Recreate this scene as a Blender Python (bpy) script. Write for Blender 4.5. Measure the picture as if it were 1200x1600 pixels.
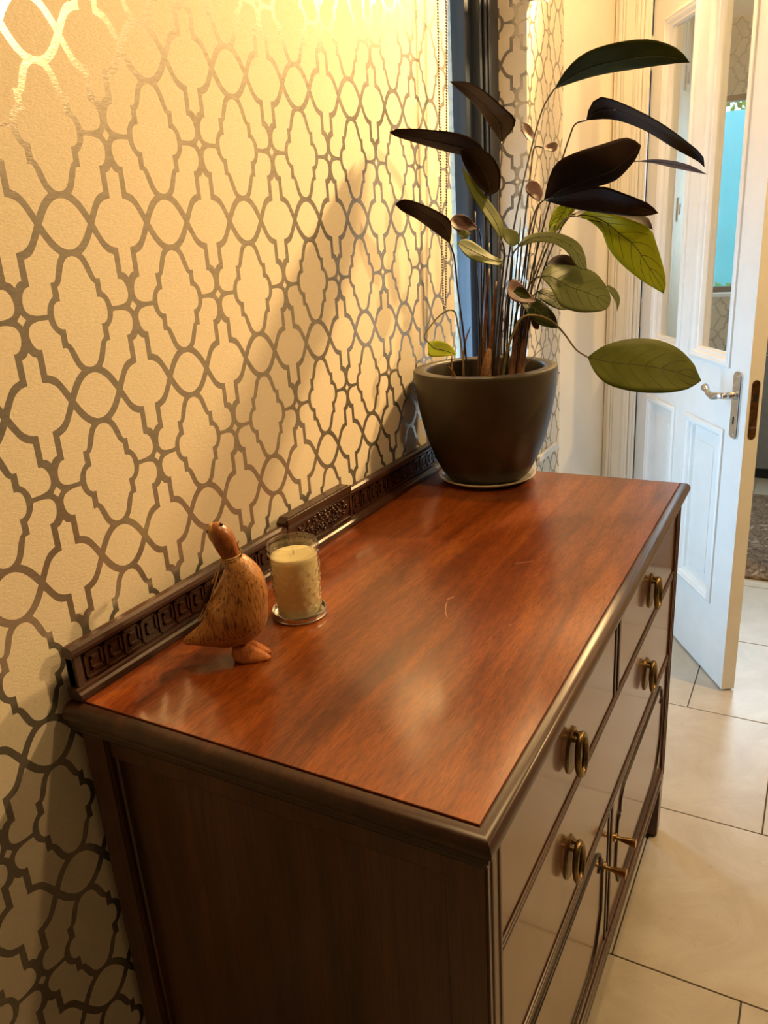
import bpy, bmesh, math, random
from mathutils import Vector, Matrix
from mathutils.geometry import delaunay_2d_cdt

for o in list(bpy.data.objects):
    bpy.data.objects.remove(o, do_unlink=True)
scene = bpy.context.scene
COL = scene.collection
PI = math.pi
rnd = random.Random(7)

# ------------------------------------------------------------------ camera
CAM = Vector((0.8174, -0.5651, 1.4464))
FPX = 1226.4
YAW, PITCH, ROLL = 0.51917, 0.33330, -0.06525
FWD = Vector((-math.sin(YAW) * math.cos(PITCH), math.cos(YAW) * math.cos(PITCH), -math.sin(PITCH)))
_rt = Vector((math.cos(YAW), math.sin(YAW), 0))
_up = _rt.cross(FWD)
RGT = math.cos(ROLL) * _rt + math.sin(ROLL) * _up
UPV = -math.sin(ROLL) * _rt + math.cos(ROLL) * _up
cd = bpy.data.cameras.new('camera')
cam = bpy.data.objects.new('camera', cd)
COL.objects.link(cam)
m = Matrix((RGT, UPV, -FWD)).transposed().to_4x4()
m.translation = CAM
cam.matrix_world = m
cd.sensor_fit = 'VERTICAL'
cd.sensor_height = 36
cd.lens = 36 * FPX / 1600
cd.clip_start = 0.02
scene.camera = cam

# ------------------------------------------------------------------ world, light, exposure
w = bpy.data.worlds.new('world')
scene.world = w
w.use_nodes = True
bg = w.node_tree.nodes['Background']
bg.inputs[0].default_value = (0.62, 0.83, 1.0, 1)
bg.inputs[1].default_value = 4.6
vs = scene.view_settings
vs.view_transform = 'Standard'
vs.look = 'None'
vs.gamma = 1
vs.use_curve_mapping = False
vs.exposure = 0.08

WARM = (1.0, 0.64, 0.27)


def area_light(name, loc, target, power, col, sx, sy=None, spread=None):
    ld = bpy.data.lights.new(name, 'AREA')
    ld.energy = power
    ld.color = col
    if sy:
        ld.shape = 'RECTANGLE'; ld.size = sx; ld.size_y = sy
    else:
        ld.shape = 'DISK'; ld.size = sx
    if spread:
        ld.spread = spread
    o = bpy.data.objects.new(name, ld)
    COL.objects.link(o)
    o.location = loc
    o.rotation_euler = (Vector(target) - Vector(loc)).to_track_quat('-Z', 'Y').to_euler()
    return o


# two warm ceiling downlights of the room, daylight at the two windows
# warm ceiling spot by the door, turned along the papered wall
sd = bpy.data.lights.new('ceiling_spot_by_door', 'SPOT')
sd.energy = 395; sd.color = WARM; sd.spot_size = math.radians(82); sd.spot_blend = 1.0; sd.shadow_soft_size = 0.05
so = bpy.data.objects.new('ceiling_spot_by_door', sd)
COL.objects.link(so)
so.location = (0.42, 2.15, 2.40)
so.rotation_euler = (Vector((-0.42, 0.35, 1.62)) - so.location).to_track_quat('-Z', 'Y').to_euler()
area_light('end_wall_fill', (0.50, 2.02, 2.42), (0.20, 2.25, 0.2), 5.5, WARM, 0.09)  # added fill that brightens the cream end wall, not a fitting of the room
area_light('ceiling_downlight_mid_room', (1.95, 1.65, 2.42), (1.15, 1.40, 0.2), 36, WARM, 0.12)
area_light('ceiling_downlight_near', (0.80, 0.50, 2.42), (0.85, 0.45, 0.0), 8.5, WARM, 0.10)
area_light('window_daylight', (-0.105, 1.53, 0.78), (0.55, 1.92, 0.80), 9.5, (0.44, 0.72, 1.0), 0.20, 1.30)
area_light('hall_window_daylight', (0.62, 4.50, 1.62), (0.75, 1.8, 0.0), 17, (0.66, 0.84, 1.0), 0.55, 0.9)


# ------------------------------------------------------------------ materials
class NT:
    def __init__(s, name):
        s.m = bpy.data.materials.new(name)
        s.m.use_nodes = True
        s.t = s.m.node_tree
        s.n = s.t.nodes
        s.b = s.n['Principled BSDF']
        s.out = s.n['Material Output']

    def node(s, typ, **kw):
        nd = s.n.new(typ)
        for k, v in kw.items():
            setattr(nd, k, v)
        return nd

    def link(s, a, b):
        s.t.links.new(a, b)

    def coords(s, scale=(1, 1, 1), rot=(0, 0, 0)):
        tc = s.node('ShaderNodeTexCoord')
        mp = s.node('ShaderNodeMapping')
        mp.inputs['Scale'].default_value = scale
        mp.inputs['Rotation'].default_value = rot
        s.link(tc.outputs['Object'], mp.inputs[0])
        return mp.outputs[0]

    def noise(s, vec, scale, detail=4, rough=0.55, dist=0.0):
        n = s.node('ShaderNodeTexNoise')
        n.inputs['Scale'].default_value = scale
        n.inputs['Detail'].default_value = detail
        n.inputs['Roughness'].default_value = rough
        n.inputs['Distortion'].default_value = dist
        s.link(vec, n.inputs['Vector'])
        return n.outputs['Fac']

    def ramp(s, fac, stops):
        r = s.node('ShaderNodeValToRGB')
        e = r.color_ramp.elements
        while len(e) < len(stops):
            e.new(0.5)
        for q, (p_, c) in zip(e, stops):
            q.position = p_
            q.color = (*c, 1) if len(c) == 3 else c
        s.link(fac, r.inputs[0])
        return r.outputs[0]

    def bump(s, h, strength=0.2, dist=0.001):
        b = s.node('ShaderNodeBump')
        b.inputs['Strength'].default_value = strength
        b.inputs['Distance'].default_value = dist
        s.link(h, b.inputs['Height'])
        s.link(b.outputs[0], s.b.inputs['Normal'])

    def set(s, **kw):
        for k, v in kw.items():
            k = k.replace('_', ' ')
            i = s.b.inputs[k]
            i.default_value = (*v, 1) if i.type == 'RGBA' else v
        return s


def plain(name, col, rough=0.5, metal=0.0, var=0.08, scale=30, **kw):
    t = NT(name)
    v = t.coords()
    f = t.noise(v, scale)
    lo = tuple(c * (1 - var) for c in col)
    hi = tuple(min(1, c * (1 + var)) for c in col)
    t.link(t.ramp(f, [(0.3, lo), (0.7, hi)]), t.b.inputs['Base Color'])
    t.set(Roughness=rough, Metallic=metal, **kw)
    return t.m


def wood(name, lo, mid, hi, scale=(22, 1.2, 22), rough=0.3, coat=0.5, coat_rough=0.12, fine=(260, 9, 260), fleck=0.75):
    t = NT(name)
    v = t.coords(scale)
    f = t.noise(v, 1.0, 6, 0.6, 0.6)
    c1 = t.ramp(f, [(0.28, lo), (0.5, mid), (0.74, hi)])
    v2 = t.coords(fine)
    f2 = t.noise(v2, 1.0, 3, 0.6, 0.1)
    c2 = t.ramp(f2, [(0.3, (0.55, 0.5, 0.45)), (0.6, (1.08, 1.08, 1.08))])
    mx = t.node('ShaderNodeMix', data_type='RGBA', blend_type='MULTIPLY')
    mx.inputs[0].default_value = fleck
    t.link(c1, mx.inputs[6]); t.link(c2, mx.inputs[7])
    t.link(mx.outputs[2], t.b.inputs['Base Color'])
    t.set(Roughness=rough, Coat_Weight=coat, Coat_Roughness=coat_rough, Specular_IOR_Level=0.25)
    t.bump(f2, 0.06, 0.0006)
    return t.m


M = {}
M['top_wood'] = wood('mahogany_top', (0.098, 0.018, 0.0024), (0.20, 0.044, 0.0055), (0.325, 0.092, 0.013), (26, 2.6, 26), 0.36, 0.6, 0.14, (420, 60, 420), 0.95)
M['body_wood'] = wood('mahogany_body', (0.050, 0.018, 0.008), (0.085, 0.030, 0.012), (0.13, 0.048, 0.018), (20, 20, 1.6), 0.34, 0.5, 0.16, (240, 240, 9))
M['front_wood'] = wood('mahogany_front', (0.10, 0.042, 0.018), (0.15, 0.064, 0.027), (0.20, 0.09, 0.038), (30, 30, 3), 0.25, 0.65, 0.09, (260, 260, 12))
M['dark_wood'] = wood('mahogany_dark', (0.022, 0.0075, 0.004), (0.042, 0.014, 0.007), (0.075, 0.026, 0.011), (30, 3, 30), 0.38, 0.45, 0.28)
M['groove'] = plain('dark_groove', (0.010, 0.004, 0.002), 0.45)
M['brass'] = plain('aged_brass', (0.21, 0.145, 0.065), 0.36, 1.0, 0.3, 120)
M['knob_brass'] = plain('knob_brass', (0.55, 0.36, 0.14), 0.25, 1.0, 0.15, 120)
M['white_paint'] = plain('white_gloss_paint', (0.80, 0.80, 0.78), 0.32, 0, 0.03, 12)
M['cream_paint'] = plain('cream_wall_paint', (0.88, 0.80, 0.67), 0.6, 0, 0.02, 8)
M['trim_paint'] = plain('cream_trim_paint', (0.80, 0.77, 0.69), 0.4, 0, 0.02, 8)
M['slate_paint'] = plain('slate_wall_paint', (0.07, 0.072, 0.075), 0.6, 0, 0.05, 8)
M['ceiling_paint'] = plain('ceiling_paint', (0.82, 0.80, 0.76), 0.8, 0, 0.02, 6)
M['navy'] = plain('navy_frame_paint', (0.010, 0.017, 0.032), 0.38, 0, 0.15, 10)
M['steel'] = plain('satin_steel', (0.60, 0.58, 0.55), 0.27, 1.0, 0.06, 60)
M['old_brass'] = plain('latch_plate_bronze', (0.23, 0.12, 0.05), 0.38, 1.0, 0.4, 90)
M['black'] = plain('black_recess', (0.006, 0.006, 0.006), 0.6)
M['plastic'] = plain('white_plastic', (0.75, 0.74, 0.70), 0.35)
M['grout'] = plain('grey_grout', (0.10, 0.085, 0.07), 0.85, 0, 0.2, 60)
M['saucer'] = plain('ivory_glazed_ceramic', (0.72, 0.66, 0.52), 0.2)
M['soil'] = plain('dark_soil', (0.018, 0.012, 0.008), 0.95, 0, 0.6, 200)
M['chain'] = plain('bead_chain_metal', (0.22, 0.20, 0.17), 0.3, 1.0, 0.1, 60)
M['fence'] = plain('turquoise_fence_paint', (0.07, 0.72, 0.90), 0.7, 0, 0.06, 5)
M['foliage'] = plain('garden_foliage', (0.09, 0.36, 0.03), 0.6, 0, 0.6, 30)
M['lawn'] = plain('garden_lawn', (0.08, 0.22, 0.03), 0.9, 0, 0.5, 12)
M['cabinet_grey'] = plain('grey_cabinet_paint', (0.20, 0.20, 0.20), 0.5)
M['wax'] = NT('ivory_candle_wax').set(Base_Color=(0.95, 0.85, 0.50), Roughness=0.45, Subsurface_Weight=0.1, Subsurface_Radius=(0.02, 0.012, 0.005), Subsurface_Scale=0.5).m
M['wick'] = plain('cotton_wick', (0.85, 0.80, 0.70), 0.9)
M['string'] = plain('raffia_string', (0.50, 0.30, 0.12), 0.7)
M['tag'] = plain('dark_leather_tag', (0.055, 0.022, 0.010), 0.5)
M['eye'] = plain('black_bead_eye', (0.008, 0.006, 0.004), 0.15)
M['duck_smooth'] = wood('smooth_duck_wood', (0.20, 0.062, 0.016), (0.28, 0.092, 0.023), (0.36, 0.135, 0.036), (30, 30, 30), 0.35, 0.3, 0.25)
M['duck_foot'] = wood('duck_foot_wood', (0.50, 0.16, 0.045), (0.60, 0.21, 0.06), (0.70, 0.27, 0.085), (30, 30, 30), 0.4, 0.2, 0.25)
M['duck_face'] = plain('pale_duck_face_wood', (0.45, 0.25, 0.09), 0.45)
M['stem'] = plain('dark_petiole', (0.022, 0.013, 0.010), 0.4, 0, 0.4, 60)
M['stem_green'] = plain('olive_petiole', (0.16, 0.12, 0.04), 0.45, 0, 0.3, 60)
M['sheath'] = wood('brown_leaf_sheath', (0.055, 0.020, 0.008), (0.115, 0.045, 0.018), (0.20, 0.095, 0.040), (90, 90, 6), 0.55, 0.0)
M['dry'] = wood('dry_leaf_husk', (0.12, 0.055, 0.02), (0.20, 0.10, 0.04), (0.28, 0.16, 0.07), (60, 60, 12), 0.8, 0.0)


def mat_pot():
    t = NT('brown_grey_cement')
    v = t.coords()
    f = t.noise(v, 14, 7, 0.65)
    c = t.ramp(f, [(0.25, (0.024, 0.018, 0.009)), (0.55, (0.040, 0.030, 0.015)), (0.70, (0.056, 0.042, 0.021)), (0.78, (0.12, 0.085, 0.045))])
    t.link(c, t.b.inputs['Base Color'])
    t.set(Roughness=0.42)
    t.bump(t.noise(v, 120, 3), 0.08, 0.001)
    return t.m


M['pot'] = mat_pot()


def mat_duck():
    t = NT('carved_bamboo_root')
    v = t.coords((70, 70, 420), (0, 0.45, 0.5))
    f = t.noise(t.coords((460, 460, 60), (0.0, 0.5, 0.5)), 1.0, 4, 0.6, 0.3)
    c = t.ramp(f, [(0.36, (0.11, 0.040, 0.010)), (0.47, (0.43, 0.185, 0.045)), (0.7, (0.62, 0.31, 0.085))])
    big = t.noise(t.coords(), 22, 2)
    c2 = t.ramp(big, [(0.3, (0.72, 0.62, 0.55)), (0.65, (1.05, 1.05, 1.05))])
    mx = t.node('ShaderNodeMix', data_type='RGBA', blend_type='MULTIPLY')
    mx.inputs[0].default_value = 0.8
    t.link(c, mx.inputs[6]); t.link(c2, mx.inputs[7])
    t.link(mx.outputs[2], t.b.inputs['Base Color'])
    t.set(Roughness=0.45, Coat_Weight=0.15, Coat_Roughness=0.3)
    t.bump(f, 0.3, 0.0008)
    return t.m


M['duck_body'] = mat_duck()


def paper_relief(t, k=0.35):
    f = t.noise(t.coords((170, 170, 520)), 1.0, 3, 0.55, 0.8)
    t.bump(f, k, 0.0009)
    return f


def mat_paper():
    t = NT('cream_embossed_paper')
    f = paper_relief(t)
    c = t.ramp(f, [(0.3, (0.70, 0.615, 0.475)), (0.7, (0.80, 0.715, 0.57))])
    t.link(c, t.b.inputs['Base Color'])
    t.set(Roughness=0.85, Specular_IOR_Level=0.08)
    return t.m


def mat_ink():
    t = NT('silver_metallic_ink')
    f = paper_relief(t, 0.12)
    g = t.noise(t.coords((60, 60, 300)), 1.0, 3)
    c = t.ramp(g, [(0.35, (0.37, 0.33, 0.275)), (0.65, (0.46, 0.415, 0.35))])
    t.link(c, t.b.inputs['Base Color'])
    t.set(Roughness=0.25, Metallic=0.72, Specular_IOR_Level=0.3)
    return t.m


M['paper'] = mat_paper()
M['ink'] = mat_ink()


def mat_tile():
    t = NT('ivory_limestone_tile')
    v = t.coords((1, 1, 1))
    f = t.noise(v, 5, 7, 0.62, 1.2)
    c = t.ramp(f, [(0.28, (0.42, 0.36, 0.27)), (0.5, (0.495, 0.44, 0.355)), (0.7, (0.56, 0.515, 0.435))])
    f2 = t.noise(v, 38, 5, 0.7, 2.0)
    c2 = t.ramp(f2, [(0.30, (0.80, 0.76, 0.70)), (0.42, (1, 1, 1))])
    mx = t.node('ShaderNodeMix', data_type='RGBA', blend_type='MULTIPLY')
    mx.inputs[0].default_value = 0.6
    t.link(c, mx.inputs[6]); t.link(c2, mx.inputs[7])
    t.link(mx.outputs[2], t.b.inputs['Base Color'])
    t.set(Roughness=0.30, Specular_IOR_Level=0.4)
    t.bump(f2, 0.03, 0.001)
    return t.m


M['tile'] = mat_tile()


def mat_rug():
    t = NT('brown_patterned_rug')
    v = t.coords((1, 1, 1))
    n1 = t.node('ShaderNodeTexNoise')
    n1.inputs['Scale'].default_value = 9; n1.inputs['Distortion'].default_value = 4; n1.inputs['Detail'].default_value = 1
    t.link(v, n1.inputs['Vector'])
    c = t.ramp(n1.outputs['Fac'], [(0.40, (0.23, 0.15, 0.09)), (0.47, (0.045, 0.03, 0.02)), (0.52, (0.24, 0.155, 0.095)), (0.60, (0.16, 0.10, 0.06)), (0.64, (0.36, 0.27, 0.19))])
    t.link(c, t.b.inputs['Base Color'])
    t.set(Roughness=0.95)
    t.bump(t.noise(v, 400, 2), 0.6, 0.002)
    return t.m


M['rug'] = mat_rug()


def mat_clear(name, tint=(1, 1, 1), ior=1.45, rough=0.0, base=0.0):
    """thin clear glass: Fresnel reflection over straight-through transmission"""
    t = NT(name)
    t.n.remove(t.b)
    lw = t.node('ShaderNodeLayerWeight'); lw.inputs[0].default_value = 0.5
    pw = t.node('ShaderNodeMath', operation='POWER'); pw.inputs[1].default_value = 3.0
    fr = t.node('ShaderNodeMath', operation='MULTIPLY_ADD'); fr.inputs[1].default_value = 0.85; fr.inputs[2].default_value = 0.04
    t.link(lw.outputs['Facing'], pw.inputs[0]); t.link(pw.outputs[0], fr.inputs[0])
    tr = t.node('ShaderNodeBsdfTransparent'); tr.inputs[0].default_value = (*tint, 1)
    gl = t.node('ShaderNodeBsdfGlossy'); gl.inputs['Roughness'].default_value = rough
    mx = t.node('ShaderNodeMixShader')
    if base:
        ad = t.node('ShaderNodeMath', operation='ADD'); ad.inputs[1].default_value = base
        t.link(fr.outputs[0], ad.inputs[0]); t.link(ad.outputs[0], mx.inputs[0])
    else:
        t.link(fr.outputs[0], mx.inputs[0])
    t.link(tr.outputs[0], mx.inputs[1]); t.link(gl.outputs[0], mx.inputs[2])
    t.link(mx.outputs[0], t.out.inputs['Surface'])
    return t.m


M['pane'] = mat_clear('window_glass', (0.93, 0.96, 0.95))
M['door_pane'] = mat_clear('grey_door_glass', (0.84, 0.85, 0.84))
M['jar'] = mat_clear('jar_glass', (0.985, 0.985, 0.97), 1.5, 0.03, 0.06)


def mat_leaf(name, lo, hi, rough=0.38, trans=0.25, tcol=None, spec=0.1):
    t = NT(name)
    v = t.coords()
    f = t.noise(v, 22, 4)
    col = t.ramp(f, [(0.3, lo), (0.7, hi)])
    t.link(col, t.b.inputs['Base Color'])
    t.set(Roughness=rough, Specular_IOR_Level=spec)
    if trans:
        tl = t.node('ShaderNodeBsdfTranslucent')
        tl.inputs[0].default_value = (*(tcol or hi), 1)
        mx = t.node('ShaderNodeMixShader'); mx.inputs[0].default_value = trans
        t.link(t.b.outputs[0], mx.inputs[1]); t.link(tl.outputs[0], mx.inputs[2])
        t.link(mx.outputs[0], t.out.inputs['Surface'])
    return t.m


M['leaf_top'] = mat_leaf('leaf_upper_green', (0.024, 0.030, 0.005), (0.044, 0.052, 0.009), 0.55, 0.12, (0.12, 0.16, 0.02))
M['leaf_under'] = mat_leaf('leaf_under_maroon', (0.018, 0.009, 0.006), (0.030, 0.015, 0.010), 0.6, 0.05, (0.05, 0.03, 0.01))
M['leaf_mauve'] = mat_leaf('leaf_under_mauve', (0.11, 0.062, 0.055), (0.16, 0.095, 0.085), 0.5, 0.1, (0.1, 0.06, 0.03))
M['leaf_olive'] = mat_leaf('leaf_olive', (0.065, 0.078, 0.011), (0.10, 0.115, 0.017), 0.55, 0.25, (0.20, 0.22, 0.02))
M['leaf_sage'] = mat_leaf('leaf_sage', (0.10, 0.122, 0.040), (0.15, 0.172, 0.062), 0.5, 0.25, (0.2, 0.22, 0.05))
M['leaf_backlit'] = mat_leaf('leaf_backlit_lime', (0.46, 0.56, 0.035), (0.60, 0.70, 0.060), 0.36, 0.55, (0.80, 0.90, 0.05))  # light shining through the blade is put into this bright lime colour
M['vein'] = plain('leaf_vein', (0.055, 0.060, 0.015), 0.5, 0, 0.1, 60)
M['vein_dark'] = plain('leaf_vein_maroon', (0.020, 0.010, 0.008), 0.5, 0, 0.1, 60)


# ------------------------------------------------------------------ builders
def finish(name, bm, mat, parent=None, smooth=False, autosmooth=None):
    me = bpy.data.meshes.new(name)
    bmesh.ops.recalc_face_normals(bm, faces=bm.faces)
    bm.to_mesh(me)
    bm.free()
    for x in (mat if isinstance(mat, (list, tuple)) else [mat]):
        me.materials.append(x)
    if smooth or autosmooth:
        me.polygons.foreach_set('use_smooth', [True] * len(me.polygons))
    if autosmooth:
        me.set_sharp_from_angle(angle=math.radians(autosmooth))
    o = bpy.data.objects.new(name, me)
    COL.objects.link(o)
    if parent:
        adopt(o, parent)
    return o


def adopt(o, parent):
    o.parent = parent
    o.matrix_parent_inverse = world_of(parent).inverted()


def world_of(o):
    mloc = o.matrix_basis.copy()
    if o.parent:
        return world_of(o.parent) @ o.matrix_parent_inverse @ mloc
    return mloc


def thing(name, label, cat, loc=(0, 0, 0), rotz=0.0, group=None):
    o = bpy.data.objects.new(name, None)
    COL.objects.link(o)
    o.location = loc
    o.rotation_euler = (0, 0, rotz)
    o.empty_display_size = 0.05
    tag(o, label, cat, group)
    return o


def tag(o, label=None, cat=None, group=None, kind=None):
    if label: o['label'] = label
    if cat: o['category'] = cat
    if group: o['group'] = group
    if kind: o['kind'] = kind
    return o


def box(bm, x0, x1, y0, y1, z0, z1, bev=0.0, mi=0):
    vs_ = [bm.verts.new((x, y, z)) for x in (x0, x1) for y in (y0, y1) for z in (z0, z1)]
    idx = [(0, 1, 3, 2), (4, 6, 7, 5), (0, 4, 5, 1), (2, 3, 7, 6), (0, 2, 6, 4), (1, 5, 7, 3)]
    fs = [bm.faces.new([vs_[i] for i in q]) for q in idx]
    for f in fs:
        f.material_index = mi
    if bev:
        bmesh.ops.recalc_face_normals(bm, faces=fs)
        es = list({e for f in fs for e in f.edges})
        bmesh.ops.bevel(bm, geom=es, offset=bev, segments=2, affect='EDGES', profile=0.5)
    return vs_


def boxes(name, lst, mat, parent=None, bev=0.0, asm=None):
    bm = bmesh.new()
    for b in lst:
        box(bm, *b, bev=bev)
    return finish(name, bm, mat, parent, autosmooth=asm)


def lathe(bm, prof, c=(0, 0, 0), n=48, close=False, mi=0, rf=None):
    """prof: list of (r, z) bottom->top; r == 0 makes a pole"""
    rings = []
    for r, z in prof:
        if r < 1e-7:
            rings.append([bm.verts.new((c[0], c[1], c[2] + z))])
        else:
            ring = []
            for k in range(n):
                a = 2 * PI * k / n
                rr = r + (rf(a, z) if rf else 0)
                ring.append(bm.verts.new((c[0] + rr * math.cos(a), c[1] + rr * math.sin(a), c[2] + z)))
            rings.append(ring)
    pairs = list(zip(rings[:-1], rings[1:]))
    if close:
        pairs.append((rings[-1], rings[0]))
    for a, b in pairs:
        for k in range(n):
            q = [a[k % len(a)], a[(k + 1) % len(a)], b[(k + 1) % len(b)], b[k % len(b)]]
            u = []
            for v_ in q:
                if v_ not in u:
                    u.append(v_)
            if len(u) >= 3:
                try:
                    bm.faces.new(u).material_index = mi
                except ValueError:
                    pass


def tube(bm, pts, rad, n=8, cap=True, mi=0, flat=1.0):
    pts = [Vector(p_) for p_ in pts]
    if not isinstance(rad, (list, tuple)):
        rad = [rad] * len(pts)
    ref = None
    rings = []
    for i, p_ in enumerate(pts):
        t = (pts[min(i + 1, len(pts) - 1)] - pts[max(i - 1, 0)])
        if t.length < 1e-9:
            t = Vector((0, 0, 1))
        t.normalize()
        if ref is None:
            ref = t.orthogonal().normalized()
        ref = (ref - t * ref.dot(t))
        if ref.length < 1e-6:
            ref = t.orthogonal()
        ref.normalize()
        b = t.cross(ref)
        rings.append([bm.verts.new(p_ + rad[i] * (math.cos(2 * PI * k / n) * ref + flat * math.sin(2 * PI * k / n) * b)) for k in range(n)])
    for a, b in zip(rings[:-1], rings[1:]):
        for k in range(n):
            bm.faces.new((a[k], a[(k + 1) % n], b[(k + 1) % n], b[k])).material_index = mi
    if cap:
        bm.faces.new(rings[0][::-1]).material_index = mi
        bm.faces.new(rings[-1]).material_index = mi


def catmull(pts, sub=6):
    pts = [Vector(p_) for p_ in pts]
    if len(pts) < 3:
        return pts
    P = [2 * pts[0] - pts[1]] + pts + [2 * pts[-1] - pts[-2]]
    out = []
    for i in range(1, len(P) - 2):
        a, b, c, d = P[i - 1:i + 3]
        for k in range(sub):
            t = k / sub
            out.append(0.5 * ((2 * b) + (c - a) * t + (2 * a - 5 * b + 4 * c - d) * t * t + (3 * b - a - 3 * c + d) * t ** 3))
    out.append(pts[-1])
    return out


def prism(bm, poly, z0, z1, axis='z', mi=0):
    """extrude a 2-D polygon along axis; poly is (a, b) in the other two axes (x,y | y,z | x,z)"""
    def P(a, b, h):
        return {'z': (a, b, h), 'x': (h, a, b), 'y': (a, h, b)}[axis]
    lo = [bm.verts.new(P(a, b, z0)) for a, b in poly]
    hi = [bm.verts.new(P(a, b, z1)) for a, b in poly]
    n = len(poly)
    fs = [bm.faces.new(lo[::-1]), bm.faces.new(hi)]
    for k in range(n):
        fs.append(bm.faces.new((lo[k], lo[(k + 1) % n], hi[(k + 1) % n], hi[k])))
    for f in fs:
        f.material_index = mi


def struct(o):
    o['kind'] = 'structure'
    return o


def px(x, y, depth):
    """the point seen at photo position (x, y) at a distance along the view axis, used to lay out the traced leaves"""
    return CAM + depth * (FWD + (x - 600) / FPX * RGT - (y - 800) / FPX * UPV)


# ------------------------------------------------------------------ room shell
CEIL = 2.45
L = struct(boxes('wall_left', [
    (-0.30, 0.0, -1.8, 1.285, 0, CEIL), (-0.30, 0.0, 1.84, 2.30, 0, CEIL),
    (-0.30, 0.0, 1.285, 1.84, 0, 0.03), (-0.30, 0.0, 1.285, 1.84, 2.22, CEIL)], M['cream_paint']))
L['label'] = 'cream wall papered with a silver trellis pattern'
# patterned paper: one quarter of the repeat, mirrored and tiled
RW, RH, RY, RZ = 0.17484, 0.2079, 0.0500, 1.1758


def smooth_line(pts, corners):
    out = []
    seg = [pts[0]]
    for i in range(1, len(pts)):
        seg.append(pts[i])
        if i in corners or i == len(pts) - 1:
            s = [Vector((a, b, 0)) for a, b in seg]
            c = catmull(s, 3) if len(s) > 2 else s
            out += [(v_.x, v_.y) for v_ in c[:-1]]
            seg = [pts[i]]
    out.append(pts[-1])
    return out


def quarter_pattern():
    hw, hh = RW * 500, RH * 500
    med = smooth_line([(0, 67.3), (6, 66), (11, 62.6), (15, 57), (18, 49.5), (21, 42.5), (24.2, 36.8), (28.8, 33), (28.8, 16.6), (33, 16.2), (38.2, 13), (41, 6.5), (41.7, 0)], {7, 8})
    med = [(hw - a, b) for a, b in med] + [(hw, 0)]
    spade = smooth_line([(36.5, 3.2), (38.6, 10.5), (43, 17.5), (49.5, 23.2), (49.4, 38.8), (56, 39.8), (60, 50), (65, 62), (70.7, 69.5), (62.8, 75.3), (55.5, 83), (48, 94), (42.5, 85.5), (36.4, 76.5), (29.4, 70), (19.5, 66), (19.5, 36), (14, 35), (8.5, 29), (6, 20), (6.8, 12.2), (11.6, 6.2), (20, 3.6), (28.4, 3.0), (36.5, 3.2)], {3, 4, 8, 11, 15, 16})[:-1]
    bot = smooth_line([(0, 67.3), (4.5, 62.3), (10.4, 60), (10.5, 30), (20.5, 27.5), (29.7, 21.2), (37, 10), (42.5, 0)], {2, 3})
    bot = [(a, hh - b) for a, b in bot] + [(0, hh)]
    len_ = smooth_line([(0, 29.2), (5.5, 28.6), (13.5, 25), (21, 18.5), (28, 9.5), (34, 0)], set())
    len_ = [(hw - a, hh - b) for a, b in len_] + [(hw, hh)]
    dia = [(0, 0), (6, 0), (0, 6.5)]
    polys = [med, spade, bot, len_, dia]
    verts, faces = [], []
    rect = [(0, 0), (hw, 0), (hw, hh), (0, hh)]
    for pl in [rect] + polys:
        b = len(verts)
        verts += [Vector(q) for q in pl]
        faces.append(list(range(b, b + len(pl))))
    V, E_, F, _, _, OF = delaunay_2d_cdt(verts, [], faces, 1, 1e-4)
    def inside(pt, pl):
        r = False
        for (ax, ay), (bx_, by_) in zip(pl, pl[1:] + pl[:1]):
            if (ay > pt[1]) != (by_ > pt[1]) and pt[0] < (bx_ - ax) * (pt[1] - ay) / (by_ - ay) + ax:
                r = not r
        return r
    tris = []
    for f in F:
        c = (sum(V[k].x for k in f) / len(f), sum(V[k].y for k in f) / len(f))
        tris.append((list(f), 0 if any(inside(c, pl) for pl in polys) else 1))
    return [(v_.x / 1000, v_.y / 1000) for v_ in V], tris


QV, QF = quarter_pattern()


def wallpaper(name, u0, u1, z0, z1, place, ou, oz, parent):
    """patterned sheet over [u0,u1] x [z0,z1]; place(u, z) gives the 3-D point"""
    verts, faces, mis = [], [], []
    i0, i1 = math.floor((u0 - ou) / RW - 0.5), math.ceil((u1 - ou) / RW + 0.5)
    j0, j1 = math.floor((z0 - oz) / RH - 0.5), math.ceil((z1 - oz) / RH + 0.5)
    for i in range(i0, i1 + 1):
        for j in range(j0, j1 + 1):
            for sx in (-1, 1):
                for sz in (-1, 1):
                    cx, cz = ou + i * RW, oz + j * RH
                    xa, xb = sorted((cx, cx + sx * RW / 2)); za, zb = sorted((cz, cz + sz * RH / 2))
                    if xb <= u0 or xa >= u1 or zb <= z0 or za >= z1:
                        continue
                    b = len(verts)
                    verts += [(cx + sx * a, cz + sz * c) for a, c in QV]
                    for f, mi in QF:
                        f = f if sx * sz > 0 else f[::-1]
                        faces.append([b + k for k in f]); mis.append(mi)
    bm = bmesh.new()
    bv = [bm.verts.new((a, c, 0)) for a, c in verts]
    for f, mi in zip(faces, mis):
        bm.faces.new([bv[k] for k in f]).material_index = mi
    for co, no in (((u0, 0, 0), (-1, 0, 0)), ((u1, 0, 0), (1, 0, 0)), ((0, z0, 0), (0, -1, 0)), ((0, z1, 0), (0, 1, 0))):
        bmesh.ops.bisect_plane(bm, geom=bm.verts[:] + bm.edges[:] + bm.faces[:], plane_co=co, plane_no=no, clear_outer=True)
    for v_ in bm.verts:
        v_.co = Vector(place(v_.co.x, v_.co.y))
    me = bpy.data.meshes.new(name)
    bm.to_mesh(me); bm.free()
    me.materials.append(M['paper']); me.materials.append(M['ink'])
    o = bpy.data.objects.new(name, me)
    COL.objects.link(o)
    adopt(o, parent)
    return o


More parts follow.
